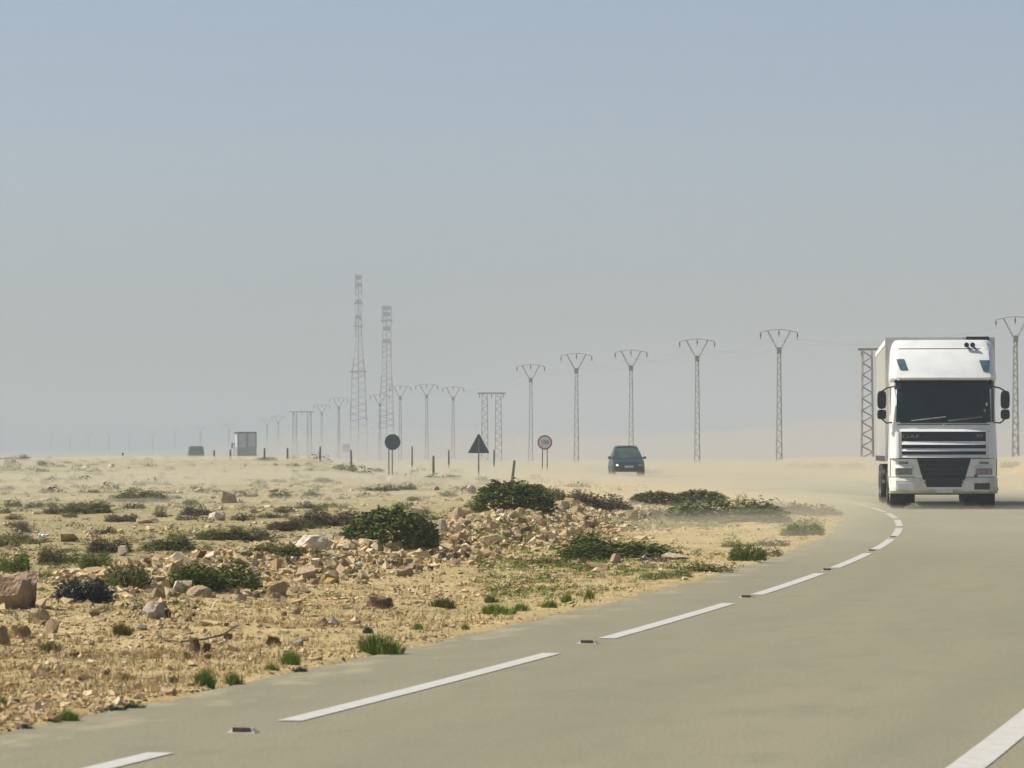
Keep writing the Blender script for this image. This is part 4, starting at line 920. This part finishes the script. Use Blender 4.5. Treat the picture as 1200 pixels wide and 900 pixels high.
def van():
    T = thing('van', (-47.3, 640, .0), 'distant dark van half hidden behind the far ridge', 'van', rz=math.radians(7))
    MB().prism([(-1.15, .4), (1.15, .4), (1.15, 1.3), (.98, 2.25), (.85, 2.35), (-.85, 2.35), (-.98, 2.25), (-1.15, 1.3)], 0, 5)  .build('body', M['carpaint'], T)
    MB().box(-.85, .85, -.03, .0, 1.45, 2.1).build('rear_window', M['glass'], T)
    for sx in (-1, 1):
        MB().box(sx * .98 - .1, sx * .98 + .1, -.03, .0, .9, 1.25).build('tail_light', M['red'], T)
        for yy in (.9, 4.1): MB().lathe([(-.13, .2), (-.13, .36), (.13, .36), (.13, .2)], 14, 'x').build('wheel', M['rubber'], T, loc=(sx * .95, yy, .36))
van()

# ------------------------------------------------------------------ signs
def gp(px, d): x = (px - 600) / F * d; return x, d, float(gz(x, d))
def zpx(py, d): return CAMZ + (HOR - py) / F * d     # height seen at photo row py at distance d
def disc(r, y0, y1, n=36): return MB().lathe([(y0, r), (y1, r)], n, 'y')
# red-ringed round sign facing the camera
x, d, z = gp(638.5, 250); T = thing('road_sign', (x, d, z), 'round white sign with red ring on two legs', 'road sign')
zc = zpx(518.5, d) - z
disc(.43, .0, .02).build('plate', M['red'], T, loc=(0, 0, zc)); disc(.345, -.008, -.002).build('face', M['signwhite'], T, loc=(0, 0, zc))
o = text('100', .34, 0, zc, M['ink'], T, 'lettering', 0, .95, y=-.016)
for sx in (-1, 1): MB().box(sx * .14 - .03, sx * .14 + .03, .025, .07, -.3, zc + .25).build('leg', M['steel'], T)
# round dark sign (back) and triangle (back)
x, d, z = gp(460, 221); T = thing('road_sign', (x, d, z), 'round dark sign seen from behind on a pale wide post', 'road sign'); zc = zpx(518, d) - z
b = disc(.425, 0, .02, 10).build('plate', M['signback'], T, loc=(0, 0, zc)); MB().box(-.3, .3, -.025, -.002, -.03, .03).build('bracket', M['signback'], b)
for sx in (-1, 1): MB().box(sx * .09 - .035 - .1, sx * .09 + .035 - .1, .025, .09, -.3, zc - .0).build('leg', M['concrete'], T)
x, d, z = gp(561, 212); T = thing('road_sign', (x, d, z), 'triangular dark sign seen from behind on a thin post', 'road sign'); z0 = zpx(531, d) - z; z1 = zpx(508.5, d) - z
def tri(r, a): return [(-.53 + r, z0), (.53 - r, z0), (.53 - .01, z0 + .05), (.04, z1 - .02), (0, z1), (-.04, z1 - .02), (-.53 + .01, z0 + .05)]
b = MB().prism(tri(.03, 0), 0, .02).build('plate', M['signback'], T); MB().box(-.25, .25, -.025, -.002, z0 + .3, z0 + .36).build('bracket', M['signback'], b)
MB().box(-.035, .035, -.06, -.027, -.3, z1 - .25).build('post', M['wood'], T)
x, d, z = gp(406, 900); T = thing('road_sign', (x, d, z), 'hazy pinkish sign below the taller tower', 'road sign'); zc = zpx(525, d) - z
MB().box(-.8, .8, 0, .03, zc - .8, zc + .8).build('plate', M['orange'], T); MB().box(-.05, .05, .03, .1, -.3, zc + .4).build('post', M['steel'], T)

# posts along the verge
pm = MB().add([(-.06, -.05, -.3), (.06, -.05, -.3), (.06, .05, -.3), (-.06, .05, -.3), (-.05, -.05, 1), (.05, -.05, 1), (.05, .05, 1.04), (-.05, .05, 1.04)], [(3, 2, 1, 0), (4, 5, 6, 7), (0, 1, 5, 4), (1, 2, 6, 5), (2, 3, 7, 6), (3, 0, 4, 7)]).mesh('marker_post')
for px, top, d, tilt, lb in [(600, 540, 190, .12, 'nearest leaning green-grey post, right of the triangular sign'), (508, 535, 215, 0, 'green-grey post between the round dark and triangular signs'), (412, 528, 270, -.03, 'green-grey post below the taller tower'),
                             (375, 524, 265, .02, 'green-grey post standing on the ridge left of the towers'), (337, 525.5, 268, 0, 'green-grey post on the ridge, second left of the towers'), (310, 525.5, 270, 0, 'green-grey post just right of the distant box truck'),
                             (270, 527, 272, 0, 'faint post just left of the distant box truck'), (251, 528, 275, 0, 'faint post between the dark van and the distant box truck'), (483, 524, 330, 0, 'faint post behind, right of the round dark sign'),
                             (526, 528, 300, 0, 'faint post left of the triangular sign'), (579, 528, 300, 0, 'faint post right of the triangular sign'), (144, 531, 285, 0, 'faint post on the far left ridge')]:
    x, _, z = gp(px, d); h = max(.5, zpx(top, d) - z)
    o = put('marker_post', pm, M['wood'], (x, d, z), (0, tilt, 0), (1.1, 1, h)); tag(o, lb, 'post', 'marker posts along the road')

# ------------------------------------------------------------------ power poles
def lattice(b, w0, w1, z0, z1, n, rl=.03, rb=.016, depth=1.0, c=(0, 0)):
    for sx in (-1, 1):
        for sy in (-1, 1): b.bar((c[0] + sx * w0, c[1] + sy * w0 * depth, z0), (c[0] + sx * w1, c[1] + sy * w1 * depth, z1), rl)
    for k in range(n):
        za = z0 + (z1 - z0) * k / n; zb = z0 + (z1 - z0) * (k + 1) / n; wa = w0 + (w1 - w0) * k / n; wb = w0 + (w1 - w0) * (k + 1) / n; s = 1 if k % 2 else -1
        for sy in (-1, 1): b.bar((c[0] + s * wa, c[1] + sy * wa * depth, za), (c[0] - s * wb, c[1] + sy * wb * depth, zb), rb)
        for sx in (-1, 1): b.bar((c[0] + sx * wa, c[1] + s * wa * depth, za), (c[0] + sx * wb, c[1] - s * wb * depth, zb), rb)
    return b
PH = 12.0
mastm = lattice(MB(), .25, .13, -.4, 10.3, 22, .034, .022).mesh('mast')
hb = MB(); AR = [(-1.62, 11.74), (-1.1, 11.86), (-.5, 11.97), (0, 12.0), (.5, 11.97), (1.1, 11.86), (1.62, 11.74)]
hb.tube([(x, 0, z) for x, z in AR], .036, 4)
for sx in (-1, 1):
    hb.bar((sx * .12, -.1, 10.2), (sx * 1.0, 0, 11.84), .036); hb.bar((sx * .12, .1, 10.2), (sx * .95, 0, 11.84), .036)
    for t in (.25, .5, .75): hb.bar((sx * (.12 + .88 * t), 0, 10.2 + 1.64 * t), (sx * (.12 + .88 * (t - .2)), 0, 10.2 + 1.64 * (t + .02)), .02)
hb.box(-.2, .2, -.2, .2, 9.9, 10.45)
headm = hb.mesh('crossarm')
insm = MB().lathe([(0, .03), (-.1, .03), (-.12, .075), (-.2, .05), (-.22, .08), (-.32, .05), (-.34, .08), (-.42, .03), (-.6, .02)], 8, 'z').mesh('insulator')
footm = MB().box(-.55, .55, -.55, .55, -.4, .12).mesh('footing')
YP = [(1190, 371, 'nearest pole, right of the truck, its arm cut by the frame'), (913, 386, 'tallest pole left of the truck'), (817, 397, 'pole standing right of the car'), (739.5, 410, 'pole rising directly behind the car'),
      (675.5, 414, 'pole between the car and the red-ringed sign'), (622, 427, 'pole just left of the red-ringed sign'), (531, 453, 'pole between the round dark and triangular signs'), (500, 450, 'pole right of the two towers, second'),
      (469, 452, 'pole touching the shorter tower at its right'), (445, 462, 'pole between the two towers'), (397, 466, 'pole just left of the taller tower'), (377, 474, 'second pole left of the taller tower'),
      (326, 487, 'pole right of the distant box truck, farther one'), (313, 491, 'pole just right of the distant box truck'), (268, 497, 'faint pole left of the distant box truck'), (235, 500, 'faint pole over the dark van'),
      (205, 503, 'faint pole left of the dark van'), (179, 505, 'very faint pole, second left of the van'), (152, 506, 'very faint pole, third left of the van'), (128, 507, 'very faint pole, fourth left of the van'),
      (104, 508, 'barely visible pole, fifth left of the van'), (82, 509, 'barely visible pole, sixth left of the van'), (60, 510, 'barely visible pole, seventh left of the van')]
proto = None; tips = []
PD = [334, 369, 402, 437, 466, 512, 640, 676, 712, 760, 850, 930, 1180, 1290, 1420, 1530, 1650, 1740, 1820, 1890, 1950, 2010, 2070]
for (px, top, lb), d in zip(YP, PD):
    x, _, z = gp(px, d); h = zpx(top, d) - z; s = h / PH
    if proto is None:
        proto = T = thing('power_pole', (0, 0, 0), '', 'power pole', 'line of lattice power poles with Y-shaped heads')
        put('mast', mastm, M['pole'], (0, 0, 0), parent=T); put('crossarm', headm, M['pole'], (0, 0, 0), parent=T); put('footing', footm, M['concrete'], (0, 0, 0), parent=T)
        for q in (-1.6, 0, 1.6): put('insulator', insm, M['insul'], (q, 0, 11.74 if q else 11.95), parent=T)
    else: T = copy_tree(proto)
    T.location = (x, d, z); T.scale = (min(s, 1.25), min(s, 1.25), s); T['label'] = 'lattice ' + lb; T.rotation_euler.z = random.uniform(-.12, .12)
    tips.append([Vector((x + q * min(s, 1.25), d, z + (11.74 if q else 11.95) * s - .6 * s)) for q in (-1.6, 0, 1.6)])
T = [o for o in bpy.data.objects if o.name == 'power_pole'][0]
for i in range(0, 13):
    for j in range(3):
        a, c = tips[i][j], tips[i + 1][j]; b = MB(); P = []
        for k in range(13):
            t = k / 12; p = a.lerp(c, t) - a; p.z -= 4 * .9 * t * (1 - t); P.append(p)
        b.tube(P, .006, 3); o = b.build('power_cable', M['wire'], loc=a)
        tag(o, ['left', 'middle', 'right'][j] + ' wire from the ' + YP[i][2].split(',')[0] + ' to the next pole', 'power line', 'wires strung between the power poles')

# portal pylons: two lattice legs and a crossbar
legm = lattice(MB(), .5, .38, -.4, 9.7, 20, .05, .035).mesh('leg')
barm = MB().box(-2.6, 2.6, -.12, .12, 9.75, 9.95).mesh('crossbar')
for px, top, d, gap, lb in [(576, 460, 612, .98, 'portal pylon of two lattice legs left of the poles, near the triangular sign'), (1034, 408, 354, 1.25, 'portal pylon half hidden behind the truck'), (354, 482, 880, 1.5, 'hazy portal pylon left of the towers')]:
    x, _, z = gp(px, d); s = (zpx(top, d) - z) / 9.95
    T = thing('portal_pylon', (x, d, z), lb, 'pylon', 'two-legged portal pylons'); T.scale = (1, 1, s)
    for sx in (-1, 1): put('leg', legm, M['hframe'], (sx * gap, 0, 0), parent=T)
    put('crossbar', barm, M['pole'], (0, 0, 0), scale=(.78 if gap < 1.4 else .95, 1, 1), parent=T)
    for q in (-1.7, 0, 1.7): put('insulator', insm, M['insul'], (q, 0, 9.75), parent=T)

# communication towers
def tower(px, top, d, w0, w1, wmid, label, plat):
    x, _, z = gp(px, d); H = zpx(top, d) - z; T = thing('radio_tower', (x, d, z), label, 'tower', 'red and white lattice towers')
    nb = 9
    wf = lambda t: float(np.interp(t, [0, .5, .62, 1], [w0, wmid, w1, w1]))
    for k in range(nb):
        ta, tb = k / nb, (k + 1) / nb
        b = MB(); lattice(b, wf(ta), wf(tb), H * ta, H * tb - .02, 6, .15, .085); b.build('lattice_section', M['orange'] if k % 2 == 0 else M['towerwhite'], T)
    for t in plat:
        q = wf(t) + .5; MB().box(-q, q, -q, q, H * t, H * t + .5).build('platform', M['dsteel'], T)
    for t in (.97, .93, .84, .76):
        MB().box(-wf(t) * .8, wf(t) * .8, -wf(t) - .3, -wf(t) + .1, H * t, H * t + 1.4).build('antenna', M['signback'], T)
    b = MB(); b.bar((0, 0, 0), (0, 0, H), .16).build('cable_ladder', M['dsteel'], T)
tower(420, 321, 1400, 3.1, 1.0, 2.1, 'taller red and white lattice tower with a platform halfway', (.48, .72, .84))
tower(453, 358, 1407, 2.6, 1.45, 1.9, 'shorter and wider red and white lattice tower', (.9,))

# ------------------------------------------------------------------ blown sand close to the ground
def dust():
    ds = np.concatenate([np.arange(38, 130, 1.6), np.arange(130, 300, 5), np.arange(300, 1500, 25)]); us = np.arange(-.2, .2001, .004)
    D, U = np.meshgrid(ds, us, indexing='ij'); X = U * D; Y = D
    l = lat(X, Y)
    start = np.interp(U, [-.12, -.03, .01, .03, .06, .2], [84, 84, 78, 52, 42, 42])
    h = .17 * sstep(0, 30, D - start) * (1 + .35 * sstep(.0, .02, U) * (1 - sstep(.075, .084, U))) * (1 - .45 * sstep(.083, .09, U) * (1 - sstep(104, 112, D))) + .16 * sstep(110, 190, D) + .38 * sstep(190, 430, D) * (1 + .5 * sstep(.03, .08, U))
    wisp = fbm(X * .14 + 3, Y * .05, 81, 4)
    wisp2 = fbm(X * .5 + 3, Y * .16, 87, 3)
    h = h * np.clip(.35 + 2.6 * (wisp - .30), .12, 1.7) * (.75 + .5 * wisp2)
    h = h * (1 - .2 * sstep(-.02, -.06, U) * (1 - sstep(240, 330, D)))
    h = np.minimum(h, 1.12); edge = (D <= ds[0]) | (D >= ds[-1]) | (U <= us[0]) | (U >= us[-1]); h = np.where(edge, -.03, h)
    base = np.minimum(gz(X, Y), .9 + fall(Y))
    Z = base + h; Z = np.minimum(Z, np.maximum(1.16 + fall(Y), gz(X, Y) + .02)); nr, nc = X.shape
    top = np.stack([X, Y, Z], -1).reshape(-1, 3); bot = np.stack([X, Y, -.6 + fall(Y)], -1).reshape(-1, 3); V = np.concatenate([top, bot]); n = nr * nc
    i = (np.arange(nr - 1)[:, None] * nc + np.arange(nc - 1)[None]).ravel(); Qt = np.stack([i, i + 1, i + nc + 1, i + nc], -1); Qb = Qt[:, ::-1] + n
    ring = np.concatenate([np.arange(nc), np.arange(1, nr) * nc + nc - 1, (nr - 1) * nc + np.arange(nc - 2, -1, -1), np.arange(nr - 2, 0, -1) * nc]); nx = np.roll(ring, -1)
    Qs = np.stack([nx, ring, ring + n, nx + n], -1)
    o = npobj('blowing_dust', npmesh('blowing_dust', V, np.concatenate([Qt, Qb, Qs])), M['dust'], 'stuff')
    tag(o, 'thin sheet of sand blown across the road and plain', None)
dust()

def far_dust():
    ds = np.arange(240, 1700, 20); us = np.arange(-.26, .261, .008); D, U = np.meshgrid(ds, us, indexing='ij'); X = U * D
    h = (7.5 - 4 * sstep(-.05, -.08, U)) * sstep(240, 1000, D) * (1 - sstep(1000, 1680, D)) * (.2 + 1.3 * fbm(X * .02 + 7, D * .006, 95, 4)) * (1 + .5 * sstep(.02, .1, U))
    edge = (D <= ds[0]) | (D >= ds[-1]) | (U <= us[0]) | (U >= us[-1]); Z = fall(D) + np.where(edge, -.3, h + .02); nr, nc = X.shape
    top = np.stack([X, D, Z], -1).reshape(-1, 3); bot = np.stack([X, D, -1.2 + fall(D)], -1).reshape(-1, 3); V = np.concatenate([top, bot]); n = nr * nc
    i = (np.arange(nr - 1)[:, None] * nc + np.arange(nc - 1)[None]).ravel(); Qt = np.stack([i, i + 1, i + nc + 1, i + nc], -1); Qb = Qt[:, ::-1] + n
    ring = np.concatenate([np.arange(nc), np.arange(1, nr) * nc + nc - 1, (nr - 1) * nc + np.arange(nc - 2, -1, -1), np.arange(nr - 2, 0, -1) * nc]); nx = np.roll(ring, -1)
    npobj('drifting_dust', npmesh('drifting_dust', V, np.concatenate([Qt, Qb, np.stack([nx, ring, ring + n, nx + n], -1)])), M['dust2'], 'stuff')
far_dust()

# ------------------------------------------------------------------ haze
hz = MB().box(-5800, 5800, -260, 6300, -7.5, 64).build('haze', M['haze']); tag(hz, None, None, None, 'stuff')
